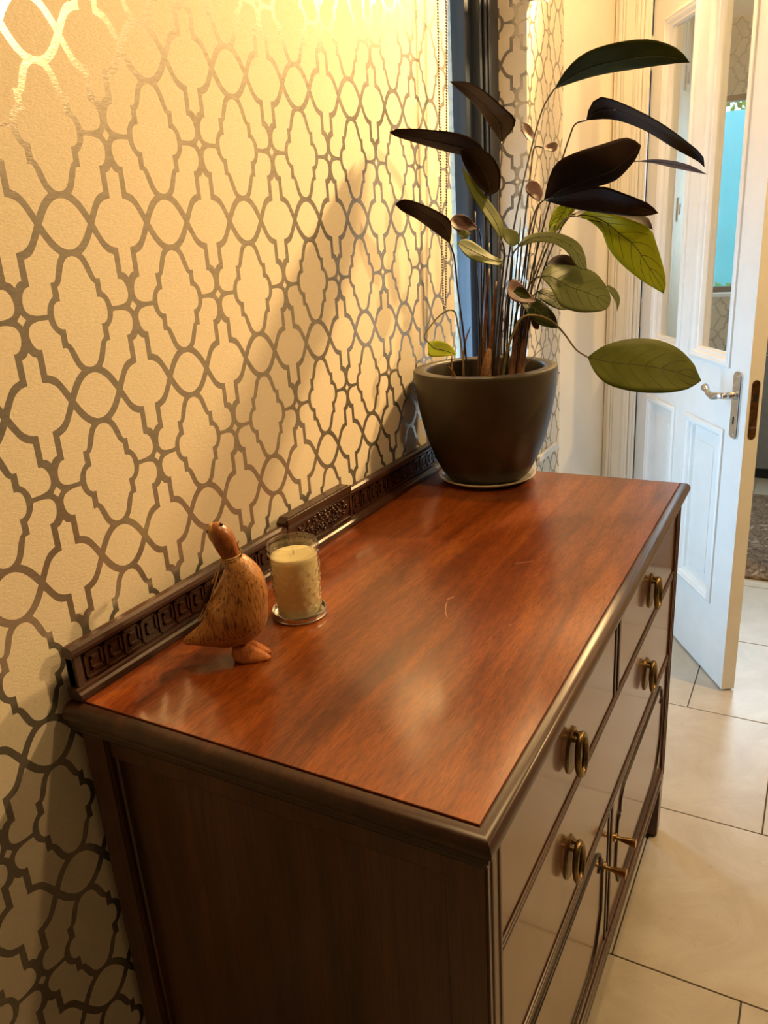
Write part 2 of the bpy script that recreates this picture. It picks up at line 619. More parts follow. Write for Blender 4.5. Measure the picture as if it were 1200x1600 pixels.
wallpaper('wallpaper', -1.8, 1.285, 0.0, CEIL, lambda u, z: (0.0008, u, z), RY, RZ, L)
wallpaper('wallpaper', 1.84, 2.193, 0.0, CEIL, lambda u, z: (0.0008, u, z), RY + 0.066, RZ - 0.008, L)
wallpaper('wallpaper', -0.086, 0.0008, 0.03, 2.22, lambda u, z: (u, 1.8392, z), -0.030, RZ - 0.008, L)
boxes('threshold', [(-0.086, 0.004, 1.287, 1.838, 0.03, 0.045)], M['navy'], L, 0.002)
struct(boxes('baseboard_left', [(0.001, 0.010, -1.8, 2.19, 0, 0.11)], M['white_paint'], None, 0.002))

# slanted cream return between the papered wall and the doorway
bm = bmesh.new()
prism(bm, [(0.0, 2.193), (0.077, 2.55), (0.077, 2.66), (-0.30, 2.66), (-0.30, 2.193)], 0, CEIL)
struct(finish('wall_corner', bm, M['cream_paint']))
bm = bmesh.new()
box(bm, 0.077, 0.199, 2.55, 2.66, 0, CEIL)
box(bm, 1.06, 3.4, 2.55, 2.66, 0, CEIL)
box(bm, 0.199, 1.06, 2.55, 2.66, 2.24, CEIL)
struct(finish('wall_far', bm, M['cream_paint']))
struct(boxes('wall_right', [(3.4, 3.5, -1.8, 2.66, 0, CEIL)], M['slate_paint']))
struct(boxes('wall_near', [(-0.30, 3.5, -1.9, -1.8, 0, CEIL)], M['slate_paint']))
struct(boxes('ceiling', [(-0.30, 3.5, -1.9, 4.72, CEIL, CEIL + 0.1)], M['ceiling_paint']))
# moulded architrave of the doorway
bm = bmesh.new()
for a, b, d in ((0.078, 0.092, 0.012), (0.092, 0.104, 0.022), (0.104, 0.112, 0.017), (0.112, 0.146, 0.013), (0.146, 0.153, 0.017), (0.153, 0.166, 0.021), (0.166, 0.176, 0.026), (0.176, 0.190, 0.014)):
    box(bm, a, b, 2.55 - d, 2.551, 0, 2.32, bev=0.0022)
struct(finish('trim_1', bm, M['trim_paint']))
struct(boxes('trim_2', [(1.07, 1.17, 2.532, 2.551, 0, 2.32), (0.19, 1.17, 2.532, 2.551, 2.25, 2.36)], M['trim_paint'], None, 0.003))

# floor of half-bonded tiles on a grout bed
F = struct(boxes('floor', [(-0.30, 3.5, -1.9, 4.72, -0.06, -0.0045)], M['grout']))
bm = bmesh.new()
box(bm, -0.2484, 0.2484, -0.2484, 0.2484, -0.014, 0.0, bev=0.0012)
tile0 = finish('tile', bm, M['tile'])
k = 0
TY0 = 0.724
for r_ in range(-5, 8):
    y = TY0 + r_ * 0.5
    off = 0.561 if r_ % 2 == 0 else 0.811
    for c in range(-2, 7):
        x = off + (c - 0.5) * 0.5
        if x < -0.26 or x > 3.7:
            continue
        o = tile0 if k == 0 else tile0.copy()
        if k:
            COL.objects.link(o)
        k += 1
        o.location = (x, y + 0.25, rnd.uniform(-0.0004, 0.0))
        o.parent = F
        o.rotation_euler = (0, 0, 0)

# ------------------------------------------------------------------ window in the papered wall
wf = struct(bpy.data.objects.new('window_1', None)); COL.objects.link(wf)
wf.location = (-0.09, 1.56, 0.045)
wf['label'] = 'dark navy framed glazed garden door set into the papered wall'
bm = bmesh.new()
for y0, y1, x0, x1 in ((1.765, 1.839, -0.14, -0.083), (1.745, 1.765, -0.14, -0.090), (1.729, 1.745, -0.14, -0.080), (1.716, 1.729, -0.14, -0.094), (1.700, 1.716, -0.14, -0.084), (1.655, 1.700, -0.15, -0.108)):
    box(bm, x0, x1, y0, y1, 0.045, 2.22, bev=0.002)
finish('stile', bm, M['navy'], wf)
bm = bmesh.new()
for y0, y1, x0, x1 in ((1.286, 1.36, -0.14, -0.083), (1.36, 1.38, -0.14, -0.090), (1.38, 1.43, -0.15, -0.108)):
    box(bm, x0, x1, y0, y1, 0.045, 2.22, bev=0.002)
finish('stile', bm, M['navy'], wf)
boxes('rail', [(-0.14, -0.09, 1.43, 1.70, 2.14, 2.22)], M['navy'], wf, 0.002)
boxes('rail', [(-0.14, -0.09, 1.43, 1.70, 0.045, 0.14)], M['navy'], wf, 0.002)
boxes('pane', [(-0.130, -0.126, 1.42, 1.665, 0.13, 2.15)], M['pane'], wf)

# ------------------------------------------------------------------ panelled glazed door
TH = math.radians(32.5)
DC = Vector((0.644, 1.858, 0.0))
DD = Vector((-math.sin(TH), math.cos(TH), 0))
DN = Vector((math.cos(TH), math.sin(TH), 0))
DW, DTK, DH = 0.822, 0.042, 2.20
HP = DC + DD * DW
door = bpy.data.objects.new('door_1', None)
COL.objects.link(door)
door.location = HP
door.rotation_euler = (0, 0, math.atan2(-DD.y, -DD.x))
struct(door)
door['label'] = 'open white panelled door with two glazed lights'


def dpart(name, bm, mat, parent=None, asm=None, smooth=False):
    """geometry in door coordinates: x from the hinge, y into the door, z up"""
    o = finish(name, bm, mat, None, smooth=smooth, autosmooth=asm)
    o.parent = parent or door
    return o


S = lambda s: DW - s
ZB = 0.007
opn = {'glass_near': (S(0.375), S(0.118), 1.032, 2.065), 'glass_far': (S(0.708), S(0.468), 1.032, 2.065),
       'panel_near': (S(0.375), S(0.122), 0.264, 0.834), 'panel_far': (S(0.708), S(0.472), 0.264, 0.834)}
bm = bmesh.new()
for x0, x1, z0, z1 in ((0, S(0.705), ZB, DH), (S(0.470), S(0.373), ZB, DH), (S(0.120), DW, ZB, DH)):
    box(bm, x0, x1, 0, DTK, z0, z1)
for x0, x1 in ((S(0.705), S(0.470)), (S(0.373), S(0.120))):
    for z0, z1 in ((ZB, 0.266), (0.832, 1.034), (2.063, DH)):
        box(bm, x0, x1, 0.0, DTK, z0, z1)
dpart('door_leaf', bm, M['white_paint'])


def frame_sweep(bm, x0, x1, z0, z1, prof):
    """bolection around an opening; prof is (inset, y)"""
    loops = []
    for i_, y_ in prof:
        loops.append([bm.verts.new(p_) for p_ in ((x0 + i_, y_, z0 + i_), (x1 - i_, y_, z0 + i_), (x1 - i_, y_, z1 - i_), (x0 + i_, y_, z1 - i_))])
    for a, b in zip(loops[:-1], loops[1:]):
        for q in range(4):
            bm.faces.new((a[q], a[(q + 1) % 4], b[(q + 1) % 4], b[q]))


MPROF = [(-0.006, 0.001), (-0.006, -0.006), (0.000, -0.011), (0.006, -0.011), (0.009, -0.006), (0.014, -0.007), (0.018, -0.003), (0.021, 0.005), (0.027, 0.007), (0.029, 0.013), (0.030, 0.021)]
for nm, (x0, x1, z0, z1) in opn.items():
    bm = bmesh.new()
    frame_sweep(bm, x0, x1, z0, z1, MPROF)
    frame_sweep(bm, x0, x1, z0, z1, [(i_, DTK - y_) for i_, y_ in MPROF[::-1]])
    dpart('moulding', bm, M['white_paint'], asm=50)
    bm = bmesh.new()
    if nm.startswith('glass'):
        box(bm, x0 + 0.028, x1 - 0.028, 0.019, 0.023, z0 + 0.028, z1 - 0.028)
        dpart('glass_pane', bm, M['door_pane'])
    else:
        frame_sweep(bm, x0 + 0.028, x1 - 0.028, z0 + 0.028, z1 - 0.028, [(0, 0.020), (0.004, 0.016), (0.040, 0.010), (0.041, 0.007)])
        a = [(x0 + 0.069, 0.007, z0 + 0.069), (x1 - 0.069, 0.007, z0 + 0.069), (x1 - 0.069, 0.007, z1 - 0.069), (x0 + 0.069, 0.007, z1 - 0.069)]
        bm.faces.new([bm.verts.new(q) for q in a])
        box(bm, x0 + 0.028, x1 - 0.028, 0.020, 0.030, z0 + 0.028, z1 - 0.028)
        dpart('panel', bm, M['white_paint'])

# lever handle with long plate
hx, hz = S(0.056), 0.926


def plate_outline(cx, cz, w_, h_, r_):
    pts = []
    for sx, sz, a0 in ((1, 1, 0), (-1, 1, 90), (-1, -1, 180), (1, -1, 270)):
        for q in range(4):
            a = math.radians(a0 + 30 * q)
            pts.append((cx + sx * (w_ / 2 - r_) + r_ * math.cos(a), cz + sz * (h_ / 2 - r_) + r_ * math.sin(a)))
    return pts


bm = bmesh.new()
prism(bm, plate_outline(hx, hz, 0.044, 0.196, 0.012), -0.008, 0.001, 'y')
bmesh.ops.bevel(bm, geom=[e for e in bm.edges if all(abs(v_.co.y + 0.008) < 1e-6 for v_ in e.verts)], offset=0.003, segments=2, affect='EDGES')
hplate = dpart('handle', bm, M['steel'], asm=40)
bm = bmesh.new()
tube(bm, [(hx, -0.006, 0.957), (hx, -0.014, 0.957), (hx, -0.030, 0.957)], [0.0125, 0.0115, 0.0095], 20)
tube(bm, catmull([(hx, -0.042, 0.957), (hx - 0.018, -0.050, 0.956), (hx - 0.045, -0.053, 0.950), (hx - 0.072, -0.052, 0.952), (hx - 0.094, -0.051, 0.962), (hx - 0.108, -0.050, 0.966)], 5),
     [0.0088] * 3 + [0.0095] * 4 + [0.0112] * 5 + [0.0092] * 5 + [0.0080] * 3 + [0.0105] * 4 + [0.0120, 0.0080], 16)
tube(bm, [(hx, -0.026, 0.957), (hx - 0.001, -0.042, 0.957), (hx - 0.006, -0.047, 0.9565)], [0.0095, 0.0100, 0.0085], 16)
dpart('lever', bm, M['steel'], hplate, smooth=True)
bm = bmesh.new()
prism(bm, plate_outline(hx, 0.882, 0.0062, 0.024, 0.003), -0.0090, -0.0060, 'y')
dpart('keyhole', bm, M['black'], hplate)
for dz in (0.086, -0.086):
    bm = bmesh.new()
    lathe(bm, [(0.0036, 0), (0.003, 0.001), (0, 0.0012)], (0, 0, 0), 12)
    for v_ in bm.verts:
        v_.co = Vector((hx + v_.co.x, -0.008 - v_.co.z, hz + dz + v_.co.y))
    dpart('screw', bm, M['steel'], hplate)
# latch plate let into the free edge
bm = bmesh.new()
prism(bm, plate_outline(0.0215, hz - 0.004, 0.023, 0.172, 0.011), DW - 0.001, DW + 0.0012, 'x')
lp = dpart('latch_plate', bm, M['old_brass'])
bm = bmesh.new()
box(bm, DW + 0.0008, DW + 0.0016, 0.0165, 0.0275, 0.945, 0.968)
dpart('latch', bm, M['black'], lp)
bm = bmesh.new()
box(bm, DW + 0.0008, DW + 0.0030, 0.0145, 0.0290, 0.868, 0.874)
dpart('dead_bolt', bm, M['steel'], lp)
for z0 in (1.075, 1.935, 0.22):
    bm = bmesh.new()
    for q in range(5):
        tube(bm, [(-0.006, -0.006, z0 + q * 0.0212), (-0.006, -0.006, z0 + q * 0.0212 + 0.0198)], 0.0068, 12)
    box(bm, -0.004, 0.0, -0.002, 0.03, z0, z0 + 0.105)
    dpart('hinge', bm, M['white_paint'] if z0 > 1.5 else M['steel'], asm=40)
boxes('trim_3', [(0.190, 0.199, 2.54, 2.66, 0, 2.24)], M['trim_paint'], None)['kind'] = 'structure'

# ------------------------------------------------------------------ hall beyond the door
struct(boxes('wall_hall_left', [(0.0, 0.10, 2.66, 4.72, 0, CEIL)], M['cream_paint']))
struct(boxes('wall_hall_right', [(2.2, 2.3, 2.66, 4.72, 0, CEIL)], M['cream_paint']))
WX0, WX1, WZ0, WZ1 = 0.14, 1.05, 1.03, 2.08
HF = struct(boxes('wall_hall_far', [(0.0, WX0, 4.60, 4.72, 0, CEIL), (WX1, 2.3, 4.60, 4.72, 0, CEIL), (WX0, WX1, 4.60, 4.72, 0, WZ0), (WX0, WX1, 4.60, 4.72, WZ1, CEIL)], M['cream_paint']))
for (a, b, c, d) in ((0.10, WX1, 0.0, WZ0), (0.10, WX1, WZ1, CEIL), (WX1, 2.2, 0.0, CEIL), (0.10, WX0, WZ0, WZ1)):
    wallpaper('wallpaper', a, b, c, d, lambda u, z: (u, 4.5992, z), 0.30, 1.1, HF)
struct(boxes('baseboard_hall', [(0.10, 2.2, 4.585, 4.598, 0, 0.14)], M['white_paint'], None, 0.002))
w2 = struct(bpy.data.objects.new('window_2', None)); COL.objects.link(w2)
w2.location = (0.6, 4.64, WZ0)
w2['label'] = 'white framed window at the end of the hall'
boxes('frame', [(WX0, WX0 + 0.04, 4.63, 4.69, WZ0, WZ1), (WX1 - 0.04, WX1, 4.63, 4.69, WZ0, WZ1), (WX0 + 0.04, WX1 - 0.04, 4.63, 4.69, WZ1 - 0.03, WZ1), (WX0 + 0.04, WX1 - 0.04, 4.63, 4.69, WZ0, WZ0 + 0.03)], M['navy'], w2, 0.002)
boxes('pane', [(WX0 + 0.035, WX1 - 0.035, 4.655, 4.659, WZ0 + 0.025, WZ1 - 0.025)], M['pane'], w2)
boxes('sill', [(WX0 - 0.03, WX1 + 0.03, 4.56, 4.63, WZ0 - 0.025, WZ0)], M['white_paint'], w2, 0.004)

# switches on the hall's left wall
for i_, (y, z, lab) in enumerate(((3.92, 2.09, 'white light switch plate seen through the far glass pane, upper one'), (3.88, 1.50, 'white light switch plate seen through the far glass pane, lower one'))):
    t = thing('light_switch', lab, 'light switch', (0.101, y, z), 0, 'switches on the hall wall')
    boxes('plate', [(0.101, 0.109, y - 0.05, y + 0.05, z - 0.055, z + 0.055)], M['plastic'], t, 0.002)
    boxes('rocker', [(0.1095, 0.115, y - 0.018, y + 0.018, z - 0.025, z + 0.025)], M['plastic'], t, 0.0015)

# rug
bm = bmesh.new()
box(bm, 0.42, 1.75, 2.80, 3.95, 0.0005, 0.012, bev=0.004)
tag(finish('rug', bm, M['rug']), 'brown patterned rug on the hall floor beyond the door', 'rug')
# grey cabinet against the end of the hall
t = thing('cabinet', 'dark grey cupboard at the end of the hall behind the door edge', 'cabinet', (0.75, 4.42, 0))
boxes('body', [(0.46, 1.06, 4.28, 4.57, 0.06, 0.86)], M['cabinet_grey'], t, 0.004)
boxes('plinth', [(0.48, 1.04, 4.30, 4.57, 0.001, 0.06)], M['black'], t)
boxes('worktop', [(0.45, 1.07, 4.27, 4.58, 0.861, 0.885)], M['plastic'], t, 0.004)
for a, b, kx in ((0.465, 0.757, 0.60), (0.763, 1.055, 0.80)):
    d = boxes('door', [(a, b, 4.262, 4.279, 0.07, 0.85)], M['cabinet_grey'], t, 0.003)
    bm = bmesh.new()
    tube(bm, [(kx - 0.05, 4.262, 0.72), (kx - 0.05, 4.238, 0.72), (kx + 0.05, 4.238, 0.72), (kx + 0.05, 4.262, 0.72)], 0.005, 8)
    finish('handle', bm, M['steel'], d, smooth=True)

# unseen wall added outside the navy window to keep bright sky off the tabletop
tag(boxes('sky_block_wall', [(-1.60, -1.45, 0.2, 3.4, -0.1, 6.5)], M['cabinet_grey']), 'tall grey wall added unseen outside to block the sky', 'sky blocker')
tag(boxes('passage_paving', [(-1.45, -0.30, 0.2, 3.4, -0.1, -0.02)], M['cabinet_grey']), 'grey paving of the side passage outside', 'paving')
# garden seen through the hall window
fe = thing('garden_fence', 'bright turquoise board fence outside the hall window', 'fence', (0.3, 5.66, 0))
for q in range(14):
    x = -0.9 + q * 0.17
    boxes('board', [(x, x + 0.1698, 5.65, 5.67, 0.0, 2.11)], M['fence'], fe)
boxes('post', [(-0.95, -0.90, 5.67, 5.73, 0, 2.1)], M['fence'], fe)
boxes('post', [(1.45, 1.50, 5.67, 5.73, 0, 2.1)], M['fence'], fe)


def shrub(name, lab, cx, cy, z0, z1, rx, ry, n, trunk):
    t = thing(name, lab, 'shrub', (cx, cy, 0))
    bm = bmesh.new()
    for q in range(n):
        a, b = rnd.uniform(0, 2 * PI), rnd.uniform(0, 1)
        p_ = Vector((cx + rx * b * math.cos(a), cy + ry * b * math.sin(a), rnd.uniform(z0, z1)))
        d = Vector((rnd.uniform(-1, 1), rnd.uniform(-1, 1), rnd.uniform(-0.6, 1))).normalized()
        e = d.orthogonal().normalized()
        n_ = d.cross(e) * 0.006
        vs_ = [p_, p_ + d * 0.035 + e * 0.02 + n_, p_ + d * 0.075, p_ + d * 0.035 - e * 0.02 + n_]
        bm.faces.new([bm.verts.new(v_) for v_ in vs_])
    tag(finish('foliage', bm, M['foliage'], t), kind='stuff')
    bm = bmesh.new()
    for q in range(5):
        a = q * 1.26
        tube(bm, [(cx, cy, 0), (cx + 0.3 * rx * math.cos(a), cy + 0.2 * ry * math.sin(a), trunk * 0.6), (cx + 0.7 * rx * math.cos(a), cy + 0.6 * ry * math.sin(a), trunk)], [0.02, 0.013, 0.006], 6)
    finish('branches', bm, M['sheath'], t)


shrub('tall_shrub', 'leafy green shrub peeking over the turquoise fence top', 0.25, 5.95, 1.75, 2.75, 1.0, 0.22, 1500, 2.3)
shrub('low_shrub', 'low green shrub at the foot of the hall window', 0.25, 5.25, 0.25, 1.0, 0.6, 0.25, 900, 0.7)
tag(boxes('lawn', [(-3, 4, 4.72, 9, -0.10, -0.02)], M['lawn']), 'green lawn outside the hall window', 'lawn')

# ------------------------------------------------------------------ sideboard
X0, XD, YL, H = 0.013, 0.577, 1.146, 0.913
XF, YN, YF = 0.583, 0.001, 1.145
sb = thing('sideboard', 'polished mahogany sideboard with carved back rail against the papered wall', 'sideboard', (0.30, 0.57, 0))
tb = boxes('top_board', [(X0, XD, 0.0, YL, 0.886, H)], M['top_wood'], sb, 0.0008)
M['scratch'] = plain('pale_scratch', (0.42, 0.20, 0.12), 0.6)
for pts, r_ in (([(0.346, 0.438), (0.349, 0.448), (0.3525, 0.452)], 0.0016), ([(0.372, 0.382), (0.360, 0.402), (0.351, 0.425), (0.349, 0.434)], 0.0009), ([(0.395, 0.608), (0.410, 0.621), (0.423, 0.632)], 0.0009), ([(0.190, 0.742), (0.199, 0.750)], 0.0014), ([(0.463, 0.395), (0.466, 0.399)], 0.0014)):
    bm = bmesh.new()
    c = catmull([Vector((a, b, H + 0.00005)) for a, b in pts], 4)
    tube(bm, c, [r_ * (0.4 + 0.6 * math.sin(PI * q / max(1, len(c) - 1))) for q in range(len(c))], 8)
    for v_ in bm.verts:
        v_.co.z = H + 0.00005 + (v_.co.z - H) * 0.08
    finish('scratch', bm, M['scratch'], tb)
prof = [(-0.0005, 0.868), (0.006, 0.8685), (0.010, 0.871), (0.0115, 0.875), (0.0105, 0.879), (0.0125, 0.8795), (0.0145, 0.882), (0.0145, 0.886), (0.0135, 0.8885), (0.0165, 0.889),
        (0.0190, 0.892), (0.0198, 0.896), (0.0192, 0.901), (0.0170, 0.9055), (0.0130, 0.9090), (0.0080, 0.9108), (0.0022, 0.9113), (0.0010, 0.9095), (-0.0005, 0.9095)]
bm = bmesh.new()
rows = []
for o_, z in prof:
    rows.append([bm.verts.new(q) for q in ((X0, -o_, z), (XD + o_, -o_, z), (XD + o_, YL + o_, z), (X0, YL + o_, z))])
for a, b in zip(rows[:-1], rows[1:]):
    for q in range(3):
        bm.faces.new((a[q], a[q + 1], b[q + 1], b[q]))
bm.faces.new([r_[0] for r_ in rows])
bm.faces.new([r_[3] for r_ in rows][::-1])
finish('top_moulding', bm, M['dark_wood'], sb, autosmooth=38)

LEG = 0.043


def leg(x0, y0):
    bm = bmesh.new()
    c = ((x0, x0 + LEG), (y0, y0 + LEG))
    secs = [(0.0, 0.006), (0.008, 0.002), (0.16, 0.0), (0.868, 0.0)]
    rings = []
    for z, i_ in secs:
        rings.append([bm.verts.new((x_, y_, z)) for x_, y_ in ((c[0][0] + i_, c[1][0] + i_), (c[0][1] - i_, c[1][0] + i_), (c[0][1] - i_, c[1][1] - i_), (c[0][0] + i_, c[1][1] - i_))])
    bm.faces.new(rings[0][::-1]); bm.faces.new(rings[-1])
    for a, b in zip(rings[:-1], rings[1:]):
        for q in range(4):
            bm.faces.new((a[q], a[(q + 1) % 4], b[(q + 1) % 4], b[q]))
    bmesh.ops.recalc_face_normals(bm, faces=bm.faces)
    es = [e for e in bm.edges if abs(e.verts[0].co.z - e.verts[1].co.z) > 0.1]
    bmesh.ops.bevel(bm, geom=es, offset=0.003, segments=2, affect='EDGES')
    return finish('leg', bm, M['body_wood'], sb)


for x in (X0, XF - LEG):
    for y in (YN, YF - LEG):
        leg(x, y)
# reeds beside the front legs and the beads that frame the end panel
for (xa, ya) in ((XF - 0.001, YN + 0.010), (XF - 0.001, YN + 0.030), (XF - 0.001, YF - 0.012), (XF - 0.001, YF - 0.031)):
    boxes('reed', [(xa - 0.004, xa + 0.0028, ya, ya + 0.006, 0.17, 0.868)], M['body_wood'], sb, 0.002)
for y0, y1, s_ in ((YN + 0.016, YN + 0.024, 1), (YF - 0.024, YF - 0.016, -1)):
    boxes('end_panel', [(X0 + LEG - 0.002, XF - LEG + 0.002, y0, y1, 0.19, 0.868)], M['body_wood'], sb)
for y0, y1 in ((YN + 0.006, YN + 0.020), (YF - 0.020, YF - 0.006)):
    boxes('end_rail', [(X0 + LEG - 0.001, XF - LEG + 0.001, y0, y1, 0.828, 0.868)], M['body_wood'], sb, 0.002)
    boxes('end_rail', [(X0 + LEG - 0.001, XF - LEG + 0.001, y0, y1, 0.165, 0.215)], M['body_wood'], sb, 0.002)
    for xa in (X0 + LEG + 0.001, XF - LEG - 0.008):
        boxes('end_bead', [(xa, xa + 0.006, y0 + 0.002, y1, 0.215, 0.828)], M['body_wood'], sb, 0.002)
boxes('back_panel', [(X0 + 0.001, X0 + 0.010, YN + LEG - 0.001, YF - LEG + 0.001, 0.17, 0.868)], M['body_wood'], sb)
boxes('carcass', [(X0 + 0.011, XF - 0.030, YN + 0.025, YF - 0.025, 0.17, 0.868)], M['groove'], sb)
# front rails and stiles
FY0, FY1 = YN + LEG - 0.001, YF - LEG + 0.001


def front_rail(z0, z1, y0=FY0, y1=FY1):
    bm = bmesh.new()
    box(bm, XF - 0.030, XF - 0.006, y0, y1, z0, z1)
    hgt = z1 - z0
    n = 2
    for q in range(n):
        box(bm, XF - 0.008, XF - 0.0005, y0, y1, z0 + hgt * (q + 0.12) / n, z0 + hgt * (q + 0.88) / n, bev=0.0022)
    return finish('front_rail', bm, M['dark_wood'], sb)


front_rail(0.709, 0.726)
front_rail(0.500, 0.520)
boxes('front_rail', [(XF - 0.030, XF - 0.004, FY0, FY1, 0.859, 0.868)], M['dark_wood'], sb)
bm = bmesh.new()
box(bm, XF - 0.030, XF - 0.001, FY0, FY1, 0.165, 0.212, bev=0.003)
box(bm, XF - 0.004, XF + 0.004, FY0, FY1, 0.196, 0.209, bev=0.003)
box(bm, XF - 0.004, XF + 0.003, FY0, FY1, 0.166, 0.176, bev=0.003)
finish('apron', bm, M['dark_wood'], sb)
YC0, YC1 = 0.553, 0.593
for z0, z1 in ((0.726, 0.859), (0.212, 0.500)):
    bm = bmesh.new()
    box(bm, XF - 0.030, XF - 0.012, YC0, YC1, z0, z1)
    box(bm, XF - 0.014, XF - 0.002, YC0 + 0.004, YC0 + 0.013, z0, z1, bev=0.002)
    box(bm, XF - 0.014, XF - 0.002, YC1 - 0.013, YC1 - 0.004, z0, z1, bev=0.002)
    finish('centre_stile', bm, M['dark_wood'], sb)


def pull(y, z, parent):
    """oval brass plate with a hanging oval ring"""
    bm = bmesh.new()
    n = 32
    rings = []
    for f_, h_ in ((1.0, 0.0), (1.0, 0.002), (0.90, 0.0038), (0.84, 0.0030), (0.62, 0.0030), (0.0, 0.0034)):
        if f_ == 0:
            rings.append([bm.verts.new((XF - 0.0035 + h_, y, z))])
        else:
            rings.append([bm.verts.new((XF - 0.0035 + h_, y + 0.0250 * f_ * math.cos(2 * PI * q / n), z + 0.0345 * f_ * math.sin(2 * PI * q / n))) for q in range(n)])
    for a, b in zip(rings[:-1], rings[1:]):
        for q in range(n):
            u = [a[q], a[(q + 1) % n], b[(q + 1) % len(b)], b[q % len(b)]]
            v_ = []
            for e in u:
                if e not in v_: v_.append(e)
            bm.faces.new(v_)
    bm.faces.new(rings[0][::-1])
    for s_ in (-1, 1):
        tube(bm, [(XF - 0.001, y + s_ * 0.007, z + 0.022), (XF + 0.011, y + s_ * 0.007, z + 0.022)], [0.0042, 0.0036], 10)
    pl = finish('handle', bm, M['brass'], parent, autosmooth=40)
    bm = bmesh.new()
    pts = []
    for q in range(28):
        a = 2 * PI * q / 28
        zz = 0.0290 * math.sin(a)
        pts.append((XF + 0.0095 - 0.05 * (zz - 0.028), y + 0.0185 * math.cos(a), z - 0.003 + zz))
    pts.append(pts[0]); pts.append(pts[1])
    tube(bm, pts, 0.0046, 10, cap=False)
    finish('ring', bm, M['brass'], pl, smooth=True)


def drawer(y0, y1, z0, z1, pulls):
    bm = bmesh.new()
    box(bm, XF - 0.028, XF - 0.0035, y0 + 0.0015, y1 - 0.0015, z0 + 0.0015, z1 - 0.0015, bev=0.0016)
    d = finish('drawer', bm, M['front_wood'], sb)
    for y in pulls:
        pull(y, (z0 + z1) / 2 - 0.001, d)


drawer(FY0, YC0, 0.726, 0.859, [0.310])
drawer(YC1, FY1, 0.726, 0.859, [0.842])
drawer(FY0, FY1, 0.520, 0.709, [0.310, 0.840])


def cabinet_door(y0, y1, z0, z1, knob_y, flip):
    bm = bmesh.new()
    box(bm, XF - 0.028, XF - 0.0035, y0 + 0.0015, y1 - 0.0015, z0 + 0.0015, z1 - 0.0015, bev=0.0016)
    d = finish('cabinet_door', bm, M['front_wood'], sb)
    # applied bead: octagonal panel with small scrolls in the upper corners
    a, b, c, e = y0 + 0.034, y1 - 0.034, z0 + 0.034, z1 - 0.022
    xx = XF - 0.0030
    pts = [(a + 0.075, c), (b - 0.075, c), (b - 0.030, c + 0.018), (b, c + 0.075), (b, e - 0.075), (b - 0.004, e - 0.045), (b - 0.018, e - 0.038), (b - 0.020, e - 0.020), (b - 0.045, e), (a + 0.045, e),
           (a + 0.020, e - 0.020), (a + 0.018, e - 0.038), (a + 0.004, e - 0.045), (a, e - 0.075), (a, c + 0.075), (a + 0.030, c + 0.018), (a + 0.075, c)]
    path = []
    for i_ in range(len(pts) - 1):
        path.append((xx, *pts[i_]))
        path.append((xx, (pts[i_][0] * 0.5 + pts[i_ + 1][0] * 0.5), (pts[i_][1] * 0.5 + pts[i_ + 1][1] * 0.5)))
    path.append((xx, *pts[-1]))
    bm = bmesh.new()
    tube(bm, path, 0.0030, 8, cap=False)
    for s_, q in ((1, a), (-1, b)):
        sp = [(xx, q + s_ * (0.018 + 0.010 * math.cos(t_) * (1 - t_ / 9)), e - 0.052 + 0.012 * math.sin(t_) * (1 - t_ / 9)) for t_ in [i_ * 0.5 for i_ in range(14)]]
        tube(bm, sp, 0.0020, 6)
    finish('bead_moulding', bm, M['groove'], d, smooth=True)
    bm = bmesh.new()
    lathe(bm, [(0.0085, 0), (0.0085, 0.0025), (0.0046, 0.004), (0.0040, 0.012), (0.0052, 0.018), (0.0072, 0.030), (0.0088, 0.036), (0.0088, 0.038), (0, 0.0395)], (0, 0, 0), 20)
    for v_ in bm.verts:
        v_.co = Vector((XF - 0.0035 + v_.co.z, knob_y + v_.co.x, 0.402 + v_.co.y))
    finish('knob', bm, M['knob_brass'], d, autosmooth=40)


cabinet_door(FY0, YC0, 0.212, 0.500, 0.534, False)
cabinet_door(YC1, FY1, 0.212, 0.500, 0.612, True)

# carved back rail
br = boxes('back_rail', [(0.0145, 0.0270, 0.0, 1.135, 0.928, 0.974)], M['dark_wood'], sb)
bm = bmesh.new()
pr = [(0.0130, 0.972), (0.0300, 0.972), (0.0335, 0.975), (0.0345, 0.980), (0.0325, 0.985), (0.0275, 0.988), (0.0180, 0.988), (0.0140, 0.985)]
prism(bm, pr, -0.002, 1.137, 'y')
finish('rail_cap', bm, M['dark_wood'], br)
bm = bmesh.new()
pr = [(0.0130, H + 0.0003), (0.0370, H + 0.0003), (0.0380, 0.918), (0.0370, 0.923), (0.0330, 0.9255), (0.0320, 0.929), (0.0280, 0.9305), (0.0130, 0.9305)]
prism(bm, pr, -0.004, 1.139, 'y')
finish('rail_base', bm, M['dark_wood'], br)
boxes('end_stile', [(0.0146, 0.0295, 0.0, 0.012, 0.930, 0.973)], M['dark_wood'], br, 0.0015)
boxes('end_stile', [(0.0146, 0.0295, 1.123, 1.135, 0.930, 0.973)], M['dark_wood'], br, 0.0015)


